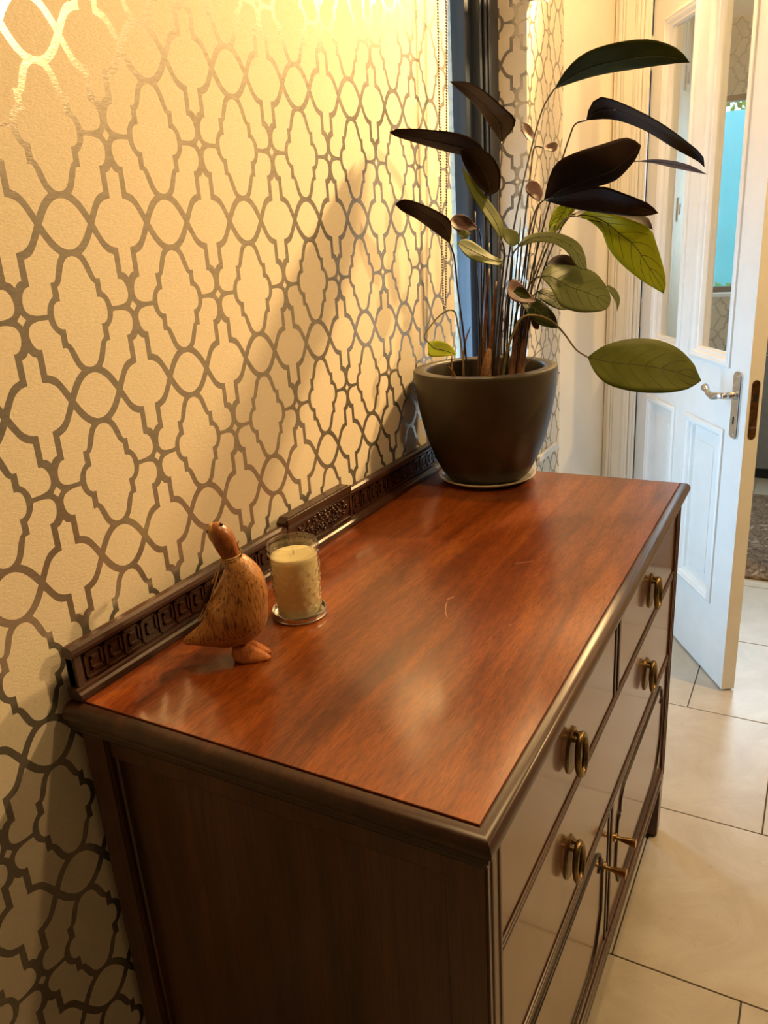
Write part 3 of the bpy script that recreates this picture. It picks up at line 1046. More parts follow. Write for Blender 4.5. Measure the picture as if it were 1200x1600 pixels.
def fret(y0, n, pitch):
    bm = bmesh.new()
    xa, xb, w_ = 0.0265, 0.0292, 0.0030
    zb, zt = 0.9335, 0.9705

    def bar(ya, yb, za, zb_):
        box(bm, xa, xb, min(ya, yb) - w_ / 2, max(ya, yb) + w_ / 2, min(za, zb_) - w_ / 2, max(za, zb_) + w_ / 2)
    for q in range(n):
        a = y0 + q * pitch
        lo, hi = zb + 0.002, zt - 0.002
        path = [(a, lo), (a, hi), (a + pitch * 0.80, hi), (a + pitch * 0.80, lo + 0.009), (a + pitch * 0.28, lo + 0.009), (a + pitch * 0.28, hi - 0.009), (a + pitch * 0.54, hi - 0.009)]
        for u, v_ in zip(path[:-1], path[1:]):
            bar(u[0], v_[0], u[1], v_[1])
        bar(a, a + pitch * 1.0, lo - 0.0005, lo - 0.0005)
    o = finish('fret_carving', bm, M['dark_wood'], br)
    o['kind'] = 'stuff'


fret(0.018, 13, 0.0333)
fret(0.694, 12, 0.0345)
# raised centre block with carved flowers
bm = bmesh.new()
prism(bm, [(0.462, 0.9308), (0.682, 0.9308), (0.682, 0.993), (0.672, 1.001), (0.472, 1.001), (0.462, 0.993)], 0.0135, 0.0330, 'x')
cb = finish('centre_block', bm, M['dark_wood'], br)
bm = bmesh.new()
box(bm, 0.0325, 0.0365, 0.464, 0.680, 0.9850, 0.9990, bev=0.0018)
box(bm, 0.0325, 0.0352, 0.464, 0.472, 0.934, 0.9850, bev=0.001)
box(bm, 0.0325, 0.0352, 0.672, 0.680, 0.934, 0.9850, bev=0.001)
box(bm, 0.0325, 0.0352, 0.472, 0.672, 0.934, 0.9375, bev=0.001)
finish('block_frame', bm, M['dark_wood'], cb)
bm = bmesh.new()
for q in range(150):
    y = 0.572 + rnd.gauss(0, 0.045)
    if abs(y - 0.572) > 0.093: continue
    z = 0.961 + rnd.uniform(-1, 1) * 0.020 * (1 - 0.45 * abs(y - 0.572) / 0.095)
    r_ = rnd.uniform(0.0025, 0.0062)
    mt = Matrix.Translation((0.0335, y, z)) @ Matrix.Rotation(rnd.uniform(0, PI), 4, 'X') @ Matrix.Diagonal((rnd.uniform(0.5, 0.95), 1.0, rnd.uniform(0.35, 0.7), 1))
    bmesh.ops.create_icosphere(bm, subdivisions=1, radius=r_, matrix=mt)
o = finish('flower_carving', bm, M['dark_wood'], cb, smooth=True)
o['kind'] = 'stuff'

# ------------------------------------------------------------------ candle in a quilted jar standing in its lid
CX, CY = 0.156, 0.312
bm = bmesh.new()
lathe(bm, [(0, 0.0002), (0.0385, 0.0002), (0.0412, 0.0012), (0.0418, 0.003), (0.0410, 0.0042), (0.0418, 0.0054), (0.0418, 0.0105), (0.0410, 0.0118), (0.0400, 0.0115), (0.0396, 0.0100), (0.0396, 0.0032), (0.0380, 0.0022), (0, 0.0022)], (CX, CY, H), 64)
tag(finish('jar_lid', bm, M['steel'], None, autosmooth=35), 'silver metal jar lid lying under the candle jar', 'lid')
cj = thing('candle_jar', 'quilted glass jar candle with ivory wax on the sideboard', 'candle', (CX, CY, H + 0.0023))
JB = H + 0.0023


def jr(z):
    return 0.0335 + 0.0035 * min(1, z / 0.088)


def quilt(a, z):
    if not 0.010 < z < 0.086:
        return 0
    u = a * 14 / (2 * PI); v_ = z / 0.0165
    return 0.0022 * (abs(math.sin(PI * (u + v_))) * abs(math.sin(PI * (u - v_)))) - 0.0006


bm = bmesh.new()
pr = [(0, 0.0002), (0.030, 0.0002), (0.0328, 0.003)] + [(jr(0.004 + q * 0.0021), 0.004 + q * 0.0021) for q in range(40)]
pr += [(0.0372, 0.089), (0.0374, 0.0915), (0.0366, 0.0935), (0.0362, 0.096), (0.0385, 0.0985), (0.0396, 0.1005), (0.0396, 0.103), (0.0385, 0.105), (0.0378, 0.107), (0.0390, 0.109), (0.0390, 0.1115), (0.0380, 0.114), (0.0376, 0.1168), (0.0366, 0.1178), (0.0354, 0.1168), (0.0350, 0.110), (0.0345, 0.0985)]
lathe(bm, pr, (CX, CY, JB), 112, rf=quilt)
finish('glass', bm, M['jar'], cj, smooth=True)
bm = bmesh.new()
lathe(bm, [(0, 0.0038), (0.0300, 0.0038), (0.0318, 0.0065), (0.0349, 0.088), (0.0346, 0.0965), (0.0340, 0.0978), (0.0250, 0.0970), (0.006, 0.0966), (0, 0.0968)], (CX, CY, JB), 64)
finish('wax', bm, M['wax'], cj, smooth=True)
bm = bmesh.new()
tube(bm, [(CX, CY, JB + 0.0962), (CX + 0.0005, CY, JB + 0.102), (CX - 0.0012, CY + 0.001, JB + 0.107)], [0.0011, 0.0010, 0.0007], 8)
finish('wick', bm, M['wick'], cj, smooth=True)
# raised hearts between the quilting
bm = bmesh.new()
hp = []
for q in range(14):
    t_ = 2 * PI * q / 14
    hp.append((16 * math.sin(t_) ** 3 / 16, (13 * math.cos(t_) - 5 * math.cos(2 * t_) - 2 * math.cos(3 * t_) - math.cos(4 * t_)) / 16))
for row in range(6):
    for q in range(14):
        a0 = 2 * PI * (q + 0.5 * (row % 2)) / 14
        zc = 0.017 + row * 0.0118
        top = []
        for hx_, hz_ in hp:
            z_ = zc + hz_ * 0.0032
            r_ = jr(z_) + 0.0013
            a_ = a0 + hx_ * 0.0030 / r_
            top.append(bm.verts.new((CX + r_ * math.cos(a_), CY + r_ * math.sin(a_), JB + z_)))
        bm.faces.new(top)
o = finish('heart_relief', bm, mat_leaf('frosted_heart_glass', (0.80, 0.74, 0.55), (0.86, 0.80, 0.62), 0.3, 0.6, (0.9, 0.85, 0.65)), cj)
o['kind'] = 'stuff'

# ------------------------------------------------------------------ carved wooden duck
DB = Vector((0.1685, 0.176, H))
dk = thing('wooden_duck', 'carved wooden duck with a string round its neck beside the candle', 'duck ornament', DB, math.atan2(0.478, 0.878))


def dkpart(name, bm, mat, parent=None, smooth=True, asm=None):
    o = finish(name, bm, mat, None, smooth=smooth, autosmooth=asm)
    o.parent = parent or dk
    return o


def loft(bm, secs, n=28, sy=1.0):
    """secs: (x, z, r_in_plane, r_side) along the bird; rings stay square to the path"""
    rings = []
    C = [Vector((s[0], 0, s[1])) for s in secs]
    for i_, s in enumerate(secs):
        t_ = (C[min(i_ + 1, len(C) - 1)] - C[max(i_ - 1, 0)]).normalized()
        u = Vector((0, 1, 0)); v_ = u.cross(t_)
        rings.append([bm.verts.new((C[i_] + s[3] * math.cos(2 * PI * q / n) * u + s[2] * math.sin(2 * PI * q / n) * v_) / 1000) for q in range(n)])
    for a, b in zip(rings[:-1], rings[1:]):
        for q in range(n):
            bm.faces.new((a[q], a[(q + 1) % n], b[(q + 1) % n], b[q]))
    bm.faces.new(rings[0][::-1]); bm.faces.new(rings[-1])


def interp(secs, sub=4):
    a = catmull([Vector((s[0], s[1], 0)) for s in secs], sub)
    b = catmull([Vector((s[2], s[3], 0)) for s in secs], sub)
    return [(p_.x, p_.y, max(q.x, 0.5), max(q.y, 0.5)) for p_, q in zip(a, b)]


bm = bmesh.new()
loft(bm, interp([(-91, 30, 1.5, 3), (-86, 31, 5, 9), (-74, 35, 9.5, 16), (-54, 41, 19, 24), (-34, 50, 34, 31), (-15, 67, 44, 37), (-3, 95, 36, 34), (0, 120, 29, 28), (-4, 138, 20, 20), (-9, 147, 13, 13.5), (-10, 152, 11, 11)]), 32)
dbody = dkpart('body', bm, M['duck_body'])
bm = bmesh.new()
loft(bm, interp([(-9.5, 146, 10.5, 10.5), (-11, 155, 12.5, 12), (-14, 166, 14.5, 14), (-18, 178, 15, 15), (-22, 188, 12.5, 14), (-25, 195, 8, 10), (-27, 199, 2.5, 3)]), 28)
dhead = dkpart('head', bm, M['duck_smooth'])
bm = bmesh.new()
loft(bm, interp([(-24, 176, 9, 9.5), (-27.5, 184, 9, 11), (-29.5, 192, 7, 10), (-29.5, 198, 3, 5)]), 20)
dkpart('face', bm, M['duck_face'], dhead)
bm = bmesh.new()
# bill, pointing away over the shoulder
tube(bm, [(-0.021, 0.008, 0.182), (-0.024, 0.018, 0.183), (-0.027, 0.029, 0.182), (-0.028, 0.036, 0.181)], [0.009, 0.0075, 0.0075, 0.004], 14, flat=0.5)
dkpart('bill', bm, M['duck_foot'], dhead)
for ex, ey, ez in ((-0.0335, -0.006, 0.190), (-0.0165, -0.003, 0.1975)):
    bm = bmesh.new()
    bmesh.ops.create_uvsphere(bm, u_segments=12, v_segments=8, radius=0.0026, matrix=Matrix.Translation((ex, ey, ez)))
    dkpart('eye', bm, M['eye'], dhead)
for s_, fx_ in ((-1, 2), (1, 0)):
    bm = bmesh.new()
    n = 24
    rings = []
    for z_, f_ in ((0.3, 0.92), (2.5, 1.02), (7, 1.0), (12, 0.88), (17, 0.72), (23, 0.5)):
        ring = []
        for q in range(n):
            a = 2 * PI * q / n
            wv = 1 + 0.06 * math.cos(3 * a)
            ring.append(bm.verts.new(((1 + fx_ + 25 * f_ * wv * math.cos(a) - 0.6 * z_) / 1000, (s_ * 8 + 12 * f_ * wv * math.sin(a)) / 1000, z_ / 1000)))
        rings.append(ring)
    for a, b in zip(rings[:-1], rings[1:]):
        for q in range(n):
            bm.faces.new((a[q], a[(q + 1) % n], b[(q + 1) % n], b[q]))
    bm.faces.new(rings[0][::-1]); bm.faces.new(rings[-1])
    dkpart('foot', bm, M['duck_foot'])
bm = bmesh.new()
ring = [((-9.5 + 13.2 * math.cos(a) * 1.0) / 1000, 13.4 * math.sin(a) / 1000, (149 + 2.5 * math.cos(a)) / 1000) for a in [2 * PI * q / 24 for q in range(26)]]
tube(bm, ring, 0.0014, 6, cap=False)
tube(bm, [(q[0], q[1], q[2] + 0.0028) for q in ring], 0.0012, 6, cap=False)
tube(bm, catmull([(0.004, -0.004, 0.151), (0.006, -0.007, 0.160), (0.003, -0.009, 0.170), (0.005, -0.008, 0.176)], 4), 0.0010, 6)
tube(bm, catmull([(-0.021, -0.006, 0.148), (-0.029, -0.012, 0.135), (-0.037, -0.014, 0.118), (-0.052, -0.015, 0.085), (-0.061, -0.014, 0.067), (-0.055, -0.016, 0.072), (-0.043, -0.018, 0.093), (-0.031, -0.017, 0.122), (-0.022, -0.010, 0.146)], 5), 0.0012, 6)
dkpart('neck_string', bm, M['string'])
bm = bmesh.new()
tp = catmull([(-0.033, -0.012, 0.124), (-0.039, -0.014, 0.112), (-0.049, -0.015, 0.093), (-0.057, -0.014, 0.075)], 4)
tube(bm, tp, [0.002, 0.003, 0.004, 0.0045, 0.005, 0.0055, 0.0055, 0.005, 0.0045, 0.004, 0.003, 0.0025, 0.0015], 10, flat=0.3)
dkpart('tag', bm, M['tag'])

# ------------------------------------------------------------------ potted plant on a saucer
PX, PY = 0.168, 1.060
bm = bmesh.new()
lathe(bm, [(0, 0.0003), (0.080, 0.0003), (0.088, 0.002), (0.104, 0.009), (0.1105, 0.0135), (0.1105, 0.0155), (0.108, 0.0155), (0.101, 0.0105), (0.088, 0.0055), (0, 0.0055)], (PX, PY, H), 72)
tag(finish('plant_saucer', bm, M['saucer'], None, autosmooth=40), 'ivory saucer under the dark plant pot', 'saucer')
pp = thing('potted_plant', 'broad-leaved houseplant in a round dark brown pot on the sideboard', 'potted plant', (PX, PY, H + 0.006))
PB = H + 0.006
bm = bmesh.new()
lathe(bm, [(0, 0.0002), (0.078, 0.0002), (0.088, 0.004), (0.100, 0.018), (0.116, 0.050), (0.131, 0.090), (0.143, 0.135), (0.151, 0.180), (0.1555, 0.220), (0.1575, 0.243), (0.1575, 0.247), (0.1560, 0.2505),
           (0.1520, 0.2515), (0.1330, 0.2515), (0.1300, 0.2495), (0.1285, 0.245), (0.1270, 0.215), (0.1250, 0.190), (0, 0.188)], (PX, PY, PB), 96)
finish('pot', bm, M['pot'], pp, autosmooth=40)
bm = bmesh.new()
lathe(bm, [(0.1262, 0.189), (0.1275, 0.205), (0.100, 0.209), (0.06, 0.212), (0.02, 0.213), (0, 0.213)], (PX, PY, PB), 48, rf=lambda a, z: 0)
for v_ in bm.verts:
    if v_.co.z > PB + 0.206 and (v_.co.x - PX) ** 2 + (v_.co.y - PY) ** 2 < 0.0135:
        v_.co.z += rnd.uniform(-0.003, 0.003)
finish('soil', bm, M['soil'], pp, smooth=True)

D0 = 1.67   # distance of the plant's middle along the view axis


def leafpt(x, y, off):
    d = D0 + off
    p_ = px(x, y, d)
    while p_.x < 0.022 and d > 1.2:
        d -= 0.004
        p_ = px(x, y, d)
    return p_


def resample(pts, n):
    c = catmull([Vector((a, b, 0)) for a, b in pts], 6)
    ln = [0]
    for a, b in zip(c[:-1], c[1:]):
        ln.append(ln[-1] + (b - a).length)
    out = []
    for q in range(n + 1):
        s = ln[-1] * q / n
        i_ = max(0, min(len(c) - 2, next((k_ for k_ in range(len(ln) - 1) if ln[k_ + 1] >= s), len(c) - 2)))
        f_ = (s - ln[i_]) / max(1e-9, ln[i_ + 1] - ln[i_])
        out.append(c[i_].lerp(c[i_ + 1], f_))
    return out


def leaf(base, tip, up, lo, db, dt, du, dl, bow, seen, hidden, mid=0.5, vein=None, veins=True, nseg=16):
    """blade between two traced edges: base and tip, upper and lower edge points (photo positions),
    distances of base, tip (db, dt), extra distance of the two edges (du, dl) and of the middle (bow)"""
    U = resample([base] + up + [tip], nseg)
    V = resample([base] + lo + [tip], nseg)
    na = 8
    grid = []
    for i_ in range(nseg + 1):
        s = i_ / nseg
        row = []
        bell = math.sin(PI * min(1, max(0, s)) ** 0.8)
        for j in range(na + 1):
            t_ = j / na
            q = U[i_].lerp(V[i_], t_)
            e = (du * (1 - t_) ** 1.0 + dl * t_)
            fold = bow * (1 - abs(t_ - mid) / max(mid, 1 - mid)) ** 0.8
            wav = 0.003 * math.sin(9 * s + 3 * t_)
            row.append(leafpt(q.x, q.y, db * (1 - s) + dt * s + bell * (e + fold + wav * abs(2 * t_ - 1))))
        grid.append(row)
    bm = bmesh.new()
    A = [[bm.verts.new(p_) for p_ in row] for row in grid]
    B = []
    for i_, row in enumerate(grid):
        rr = []
        for j, p_ in enumerate(row):
            d = (p_ - CAM).normalized()
            rr.append(bm.verts.new(p_ + d * 0.0009))
        B.append(rr)
    def quad(a, b, c, d, mi):
        try:
            bm.faces.new((a, b, c, d)).material_index = mi
        except ValueError:
            pass
    for i_ in range(nseg):
        for j in range(na):
            quad(A[i_][j], A[i_][j + 1], A[i_ + 1][j + 1], A[i_ + 1][j], 0)
            quad(B[i_][j], B[i_ + 1][j], B[i_ + 1][j + 1], B[i_][j + 1], 1)
        quad(A[i_][0], A[i_ + 1][0], B[i_ + 1][0], B[i_][0], 0)
        quad(A[i_][na], B[i_][na], B[i_ + 1][na], A[i_ + 1][na], 0)
    bmesh.ops.remove_doubles(bm, verts=bm.verts, dist=1e-5)
    o = finish('leaf', bm, [M[seen], M[hidden]], pp, smooth=True)
    if veins:
        bm = bmesh.new()
        jm = max(1, min(na - 1, round(mid * na)))
        def gp(s, t_):
            i_ = min(nseg - 1, int(s * nseg)); f_ = s * nseg - i_
            j = min(na - 1, int(t_ * na)); g = t_ * na - j
            p_ = (grid[i_][j] * (1 - f_) + grid[i_ + 1][j] * f_) * (1 - g) + (grid[i_][j + 1] * (1 - f_) + grid[i_ + 1][j + 1] * f_) * g
            return p_ - (p_ - CAM).normalized() * 0.0002
        tube(bm, [gp(q / 14, jm / na) for q in range(0, 14)], [0.0013 * (1 - 0.75 * q / 14) for q in range(0, 14)], 6)
        if vein != 'mid':
            for sd in (0, 1):
                for q in range(1, 7):
                    s0 = q / 8
                    ln_ = 0.20
                    tt = [jm / na + (sd - jm / na) * k_ * 0.92 for k_ in (0.0, 0.3, 0.6, 0.85)]
                    ss = [min(0.985, s0 + ln_ * k_) for k_ in (0.0, 0.22, 0.55, 0.9)]
                    tube(bm, [gp(a, b) for a, b in zip(ss, tt)], [0.0006, 0.0005, 0.0004, 0.0003], 5)
        finish('vein', bm, M['vein_dark'] if seen in ('leaf_under', 'leaf_mauve') else M['vein'], o, smooth=True)
    return o


def stem(pts, r0=0.0017, r1=0.0022, mat='stem', offs=None):
    """stalk through photo positions (x, y, distance offset); starts at the leaf"""
    P = [leafpt(x, y, d) for x, y, d in pts]
    c = catmull(P, 5)
    n = len(c)
    bm = bmesh.new()
    tube(bm, c, [r0 + (r1 - r0) * q / (n - 1) for q in range(n)], 7)
    return finish('stem', bm, M[mat], pp, smooth=True)


SOILY = 600
# --- right-hand leaves
leaf((866, 139), (1078, 98), [(885, 108), (915, 82), (960, 67), (1010, 61), (1048, 70), (1068, 84)], [(930, 119), (1000, 107), (1058, 99)], 0.02, -0.05, -0.06, 0.03, -0.008, 'leaf_top', 'leaf_under', 0.62, 'mid')
stem([(866, 139, 0.02), (848, 170, 0.02), (832, 225, 0.01), (812, 310, 0), (795, 400, 0), (782, 500, 0), (774, 600, 0)])
leaf((916, 188), (1101, 262), [(921, 168), (937, 151), (975, 162), (1030, 190), (1075, 222), (1098, 243)], [(958, 187), (1005, 203), (1055, 233), (1090, 252)], 0.03, -0.03, -0.05, 0.05, 0.012, 'leaf_under', 'leaf_top', 0.5, 'mid')
stem([(916, 188, 0.03), (899, 194, 0.03), (890, 214, 0.025), (872, 270, 0.02), (850, 350, 0.02), (826, 450, 0.02), (806, 600, 0.02)])
leaf((850, 312), (1002, 227), [(857, 280), (870, 254), (900, 238), (945, 224), (975, 215), (992, 219)], [(905, 299), (940, 290), (965, 280), (988, 256), (998, 240)], 0.0, -0.05, -0.06, 0.04, -0.008, 'leaf_under', 'leaf_top', 0.72, 'mid')
leaf((850, 313), (1029, 333), [(905, 297), (940, 291), (975, 302), (1010, 316), (1022, 325)], [(895, 326), (950, 334), (1005, 338)], 0.005, -0.06, -0.03, 0.03, 0.01, 'leaf_under', 'leaf_top', 0.5, 'mid')
stem([(850, 312, 0.0), (838, 326, 0.0), (828, 360, 0.0), (818, 420, 0.0), (806, 500, 0.0), (796, 600, 0)])
leaf((892, 336), (1020, 359), [(930, 318), (975, 326), (1012, 340)], [(925, 345), (965, 352), (1000, 352)], 0.05, 0.03, 0.03, -0.01, 0.008, 'leaf_under', 'leaf_top', 0.5, None, False)
leaf((903, 337), (1037, 459), [(922, 329), (955, 334), (990, 345), (1016, 357), (1027, 385), (1036, 415), (1041, 442)], [(920, 345), (940, 362), (950, 388), (972, 414), (1002, 438), (1025, 452)], 0.02, -0.02, -0.02, 0.05, 0.008, 'leaf_backlit', 'leaf_olive', 0.5)
stem([(903, 337, 0.02), (884, 341, 0.02), (866, 364, 0.02), (846, 410, 0.02), (824, 480, 0.02), (808, 600, 0.02)], mat='stem_green')
leaf((992, 252), (1106, 273), [(1020, 249), (1050, 251), (1080, 259)], [(1020, 255), (1050, 262), (1080, 268)], 0.06, 0.0, -0.03, 0.03, 0, 'leaf_mauve', 'leaf_sage', 0.5, 'mid')
stem([(992, 252, 0.06), (960, 262, 0.06), (915, 300, 0.05), (870, 370, 0.04), (835, 470, 0.03), (812, 600, 0.02)], 0.0015, 0.002)
leaf((884, 318), (858, 364), [(870, 324), (860, 342), (857, 356)], [(902, 321), (890, 340), (875, 358)], 0.06, 0.06, 0, 0.02, 0.004, 'leaf_backlit', 'leaf_olive', 0.5)
stem([(858, 364, 0.06), (845, 400, 0.05), (828, 460, 0.04), (812, 600, 0.03)], mat='stem_green')
leaf((808, 387), (917, 423), [(820, 370), (850, 362), (880, 366), (905, 380), (915, 402)], [(835, 379), (862, 380), (885, 393), (902, 418)], -0.02, -0.06, 0.02, -0.03, -0.008, 'leaf_sage', 'leaf_under', 0.45)
stem([(808, 387, -0.02), (800, 402, -0.02), (796, 450, -0.01), (790, 520, 0.0), (786, 600, 0)])
leaf((852, 415), (912, 432), [(866, 401), (885, 398), (902, 410)], [(868, 426), (890, 432)], 0.01, 0.0, 0.02, -0.01, 0.004, 'leaf_under', 'leaf_top', 0.5, None, False)
leaf((844, 432), (953, 476), [(858, 415), (895, 415), (927, 424), (945, 443), (954, 462)], [(862, 452), (876, 478), (905, 488), (935, 487), (948, 483)], -0.01, -0.06, 0.04, -0.04, -0.006, 'leaf_sage', 'leaf_under', 0.45)
stem([(844, 432, -0.01), (832, 438, -0.01), (822, 460, -0.005), (814, 510, 0.0), (806, 600, 0)])
leaf((948, 444), (964, 487), [(962, 452), (969, 468)], [(952, 456), (962, 472)], 0.0, 0.0, 0.01, -0.01, 0, 'leaf_sage', 'leaf_under', 0.5, None, False, 8)
leaf((840, 455), (886, 484), [(852, 450), (868, 456), (884, 473)], [(842, 466), (860, 478), (875, 484)], 0.01, 0.01, 0.02, -0.02, 0.003, 'leaf_sage', 'leaf_under', 0.5)
stem([(840, 455, 0.01), (830, 470, 0.01), (818, 520, 0.01), (808, 600, 0.01)], 0.0014)
leaf((814, 472), (871, 513), [(828, 464), (846, 470), (864, 488), (870, 500)], [(822, 488), (838, 505), (858, 512)], -0.02, -0.04, 0.02, -0.02, 0.004, 'leaf_top', 'leaf_under', 0.5)
stem([(814, 472, -0.02), (806, 490, -0.02), (802, 530, -0.01), (798, 600, 0)], 0.0014)
leaf((792, 452), (838, 471), [(797, 438), (808, 437), (822, 452), (832, 463)], [(797, 466), (810, 473), (826, 474)], -0.05, -0.05, 0.02, -0.01, 0.006, 'leaf_mauve', 'leaf_top', 0.5, None, False)
leaf((802, 456), (830, 466), [(810, 447), (822, 452)], [(810, 463), (820, 467)], -0.055, -0.055, 0.0, 0.0, 0.004, 'leaf_top', 'leaf_under', 0.5, None, False, 8)
stem([(794, 455, -0.05), (790, 480, -0.04), (788, 530, -0.02), (786, 600, 0)], 0.0014)
leaf((830, 496), (841, 515), [(838, 500), (843, 508)], [(830, 504), (834, 513)], 0.02, 0.02, 0, 0.01, 0, 'leaf_mauve', 'leaf_under', 0.5, None, False, 8)
leaf((918, 558), (1096, 595), [(942, 541), (980, 530), (1022, 530), (1058, 543), (1083, 567), (1091, 584)], [(928, 580), (948, 600), (990, 612), (1040, 614), (1075, 608), (1088, 600)], -0.04, -0.12, 0.05, -0.05, 0.006, 'leaf_olive', 'leaf_under', 0.44)
stem([(918, 558, -0.04), (900, 546, -0.04), (882, 522, -0.045), (862, 502, -0.05), (838, 493, -0.05), (815, 497, -0.05), (800, 525, -0.04), (790, 560, -0.02), (785, 600, 0)], 0.0017, 0.0030, 'stem_green')
# --- left-hand leaves
leaf((783, 222), (702, 127), [(798, 206), (806, 187), (785, 166), (756, 141), (730, 128)], [(772, 206), (745, 168), (718, 142)], 0.0, -0.04, -0.05, 0.03, 0.008, 'leaf_under', 'leaf_top', 0.6, 'mid')
stem([(783, 222, 0.0), (784, 246, 0), (778, 292, 0), (778, 360, 0), (776, 450, 0), (768, 600, 0)])
leaf((760, 246), (608, 207), [(750, 225), (720, 209), (665, 202), (622, 201)], [(742, 246), (700, 238), (655, 225), (620, 214)], -0.04, -0.14, -0.04, 0.03, -0.006, 'leaf_under', 'leaf_top', 0.6, 'mid')
stem([(760, 246, -0.04), (764, 262, -0.03), (762, 320, -0.02), (758, 400, -0.01), (752, 500, 0), (748, 600, 0)])
leaf((764, 306), (719, 234), [(780, 296), (781, 266), (766, 241), (742, 230)], [(748, 292), (732, 270), (722, 250)], -0.06, -0.10, -0.03, 0.02, 0.02, 'leaf_under', 'leaf_olive', 0.55, 'mid')
leaf((784, 376), (722, 260), [(788, 358), (780, 335), (760, 308), (738, 280)], [(766, 350), (745, 318), (728, 285)], -0.07, -0.11, 0.03, -0.01, 0.004, 'leaf_olive', 'leaf_under', 0.5, 'mid')
stem([(784, 376, -0.07), (788, 395, -0.06), (784, 440, -0.03), (776, 520, -0.01), (770, 600, 0)])
leaf((703, 381), (617, 319), [(706, 358), (700, 340), (665, 321), (632, 311)], [(678, 362), (650, 342), (628, 330)], -0.10, -0.16, -0.04, 0.03, 0.006, 'leaf_under', 'leaf_top', 0.5, 'mid')
stem([(703, 381, -0.10), (710, 405, -0.09), (716, 460, -0.06), (724, 520, -0.03), (732, 600, 0)])
leaf((702, 346), (748, 357), [(712, 335), (730, 338)], [(712, 360), (730, 362)], -0.06, -0.05, 0.01, -0.01, 0.005, 'leaf_mauve', 'leaf_top', 0.5, None, False, 10)
leaf((714, 362), (736, 364), [(725, 359)], [(720, 372), (726, 376)], -0.062, -0.06, 0.0, -0.01, 0, 'leaf_sage', 'leaf_under', 0.5, None, False, 8)
stem([(748, 357, -0.05), (752, 390, -0.04), (752, 470, -0.02), (752, 600, 0)], 0.0013)
leaf((785, 406), (714, 380), [(768, 398), (752, 386), (734, 375), (722, 374)], [(780, 415), (750, 410), (728, 400)], -0.08, -0.10, 0.02, -0.02, 0.005, 'leaf_sage', 'leaf_under', 0.45, 'mid')
leaf((800, 386), (788, 355), [(812, 378), (808, 362)], [(790, 378), (785, 366)], -0.03, -0.03, 0.01, -0.01, 0.003, 'leaf_sage', 'leaf_under', 0.5, None, False, 10)
stem([(800, 386, -0.03), (800, 420, -0.02), (794, 500, -0.01), (790, 600, 0)], 0.0013)
leaf((834, 223), (816, 191), [(835, 210), (827, 194)], [(824, 218), (815, 204)], 0.03, 0.03, 0.01, -0.01, 0.003, 'leaf_mauve', 'leaf_under', 0.5, None, False, 10)
leaf((848, 231), (872, 226), [(858, 224), (868, 222)], [(856, 236), (868, 236)], 0.03, 0.03, 0.01, -0.01, 0.003, 'leaf_mauve', 'leaf_under', 0.5, None, False, 10)
stem([(850, 231, 0.03), (838, 229, 0.03), (833, 236, 0.03), (830, 262, 0.03), (822, 330, 0.02), (812, 420, 0.015), (800, 600, 0.01)], 0.0014)
leaf((843, 316), (821, 292), [(848, 300), (840, 284), (828, 282)], [(830, 308), (822, 300)], 0.01, 0.01, 0.01, -0.01, 0.003, 'leaf_mauve', 'leaf_under', 0.5, None, False, 10)
stem([(843, 316, 0.01), (836, 345, 0.01), (824, 420, 0.01), (806, 600, 0.01)], 0.0013)
leaf((668, 534), (713, 555), [(682, 532), (698, 536), (709, 546)], [(669, 546), (671, 557), (692, 557)], -0.06, -0.06, 0.01, -0.01, 0.003, 'leaf_backlit', 'leaf_olive', 0.5, 'mid')
stem([(668, 534, -0.06), (663, 527, -0.06), (668, 516, -0.055), (684, 496, -0.045), (700, 485, -0.04), (710, 487, -0.03), (714, 500, -0.03), (722, 550, -0.02), (726, 600, -0.01)], 0.0015, 0.002, 'stem_green')
# --- further stalks and the brown sheaths at the foot
for xs, xe, yt, d in ((742, 752, 330, 0.0), (814, 790, 340, 0.03), (830, 802, 330, 0.02), (846, 812, 330, 0.01), (764, 756, 380, 0.02)):
    stem([(xs, yt, d), ((xs * 0.6 + xe * 0.4), yt * 0.6 + 240, d), (xe, 600, d * 0.5)], 0.0013, 0.0022)
for xt, yt, xb, d, r_ in ((764, 420, 752, 0.0, 0.0065), (775, 440, 762, -0.01, 0.0075), (756, 440, 747, 0.02, 0.005), (818, 470, 800, 0.01, 0.008), (826, 480, 808, 0.0, 0.008), (810, 500, 796, -0.015, 0.007), (786, 480, 774, 0.02, 0.006), (832, 460, 812, 0.02, 0.007)):
    P = [leafpt(xt, yt, d), leafpt(xt * 0.5 + xb * 0.5, (yt + 600) / 2, d), leafpt(xb, 606, d * 0.6)]
    bm = bmesh.new()
    c = catmull(P, 5)
    tube(bm, c, [r_ * (0.35 + 0.65 * q / (len(c) - 1)) for q in range(len(c))], 10, flat=0.7)
    finish('sheath', bm, M['sheath'], pp, smooth=True)
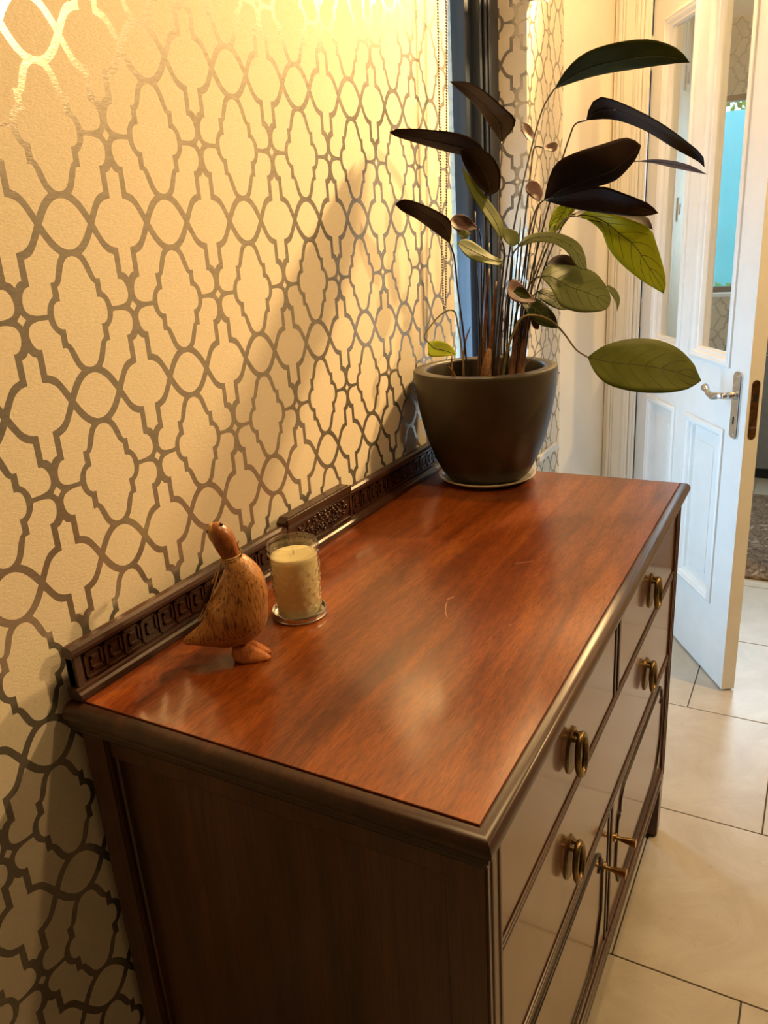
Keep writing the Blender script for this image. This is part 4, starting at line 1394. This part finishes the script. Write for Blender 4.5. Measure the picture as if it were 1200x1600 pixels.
for pts in ([(765, 545, -0.03), (760, 570, -0.03), (752, 600, -0.02)], [(735, 510, -0.02), (726, 540, -0.02), (722, 600, -0.01)], [(700, 572, -0.06), (708, 582, -0.05), (716, 600, -0.04)], [(856, 538, 0.0), (830, 560, -0.01), (800, 598, -0.02)], [(706, 555, -0.05), (706, 575, -0.05), (708, 600, -0.04)]):
    c = catmull([leafpt(*q) for q in pts], 5)
    bm = bmesh.new()
    wide = 0.010 if pts[0][0] == 765 else 0.0022
    tube(bm, c, [wide * math.sin(PI * (0.12 + 0.8 * q / (len(c) - 1))) for q in range(len(c))], 8, flat=0.35)
    finish('dry_husk', bm, M['dry'], pp, smooth=True)

# ------------------------------------------------------------------ roller blind above the window
rb = thing('roller_blind', 'white rolled-up roller blind with bead chain over the navy window', 'roller blind', (0.03, 1.55, 2.05))
bm = bmesh.new()
tube(bm, [(0.040, 1.215, 2.085), (0.040, 1.86, 2.085)], 0.033, 24)
finish('roll', bm, M['plastic'], rb, autosmooth=40)
boxes('hem_bar', [(0.052, 0.060, 1.24, 1.85, 2.030, 2.055)], M['plastic'], rb, 0.003)
for y in (1.205, 1.862):
    boxes('bracket', [(0.001, 0.075, y, y + 0.006, 2.045, 2.125)], M['plastic'], rb, 0.001)
path = catmull([(0.025, 1.236, 2.05), (0.025, 1.235, 1.92), (0.025, 1.212, 1.62), (0.025, 1.182, 1.32), (0.025, 1.174, 1.292), (0.025, 1.166, 1.30), (0.025, 1.170, 1.45), (0.025, 1.181, 1.70), (0.025, 1.192, 1.92), (0.025, 1.196, 2.05)], 40)
dense = []
acc = 0.0
step = 0.0058
for a, b in zip(path[:-1], path[1:]):
    d = (b - a).length
    while acc <= d:
        dense.append(a.lerp(b, acc / max(d, 1e-9)))
        acc += step
    acc -= d
bm = bmesh.new()
for q in dense:
    bmesh.ops.create_icosphere(bm, subdivisions=1, radius=0.0027, matrix=Matrix.Translation(q))
tube(bm, path, 0.0006, 4)
o = finish('bead_chain', bm, M['chain'], rb, smooth=True)
o['kind'] = 'stuff'

# white trunking on the papered strip past the window
t = thing('cable_trunking', 'short white trunking strip on the papered wall behind the pot', 'trunking', (0.005, 2.03, 0.71))
boxes('cover', [(0.0015, 0.016, 1.93, 2.13, 0.698, 0.722)], M['plastic'], t, 0.004)
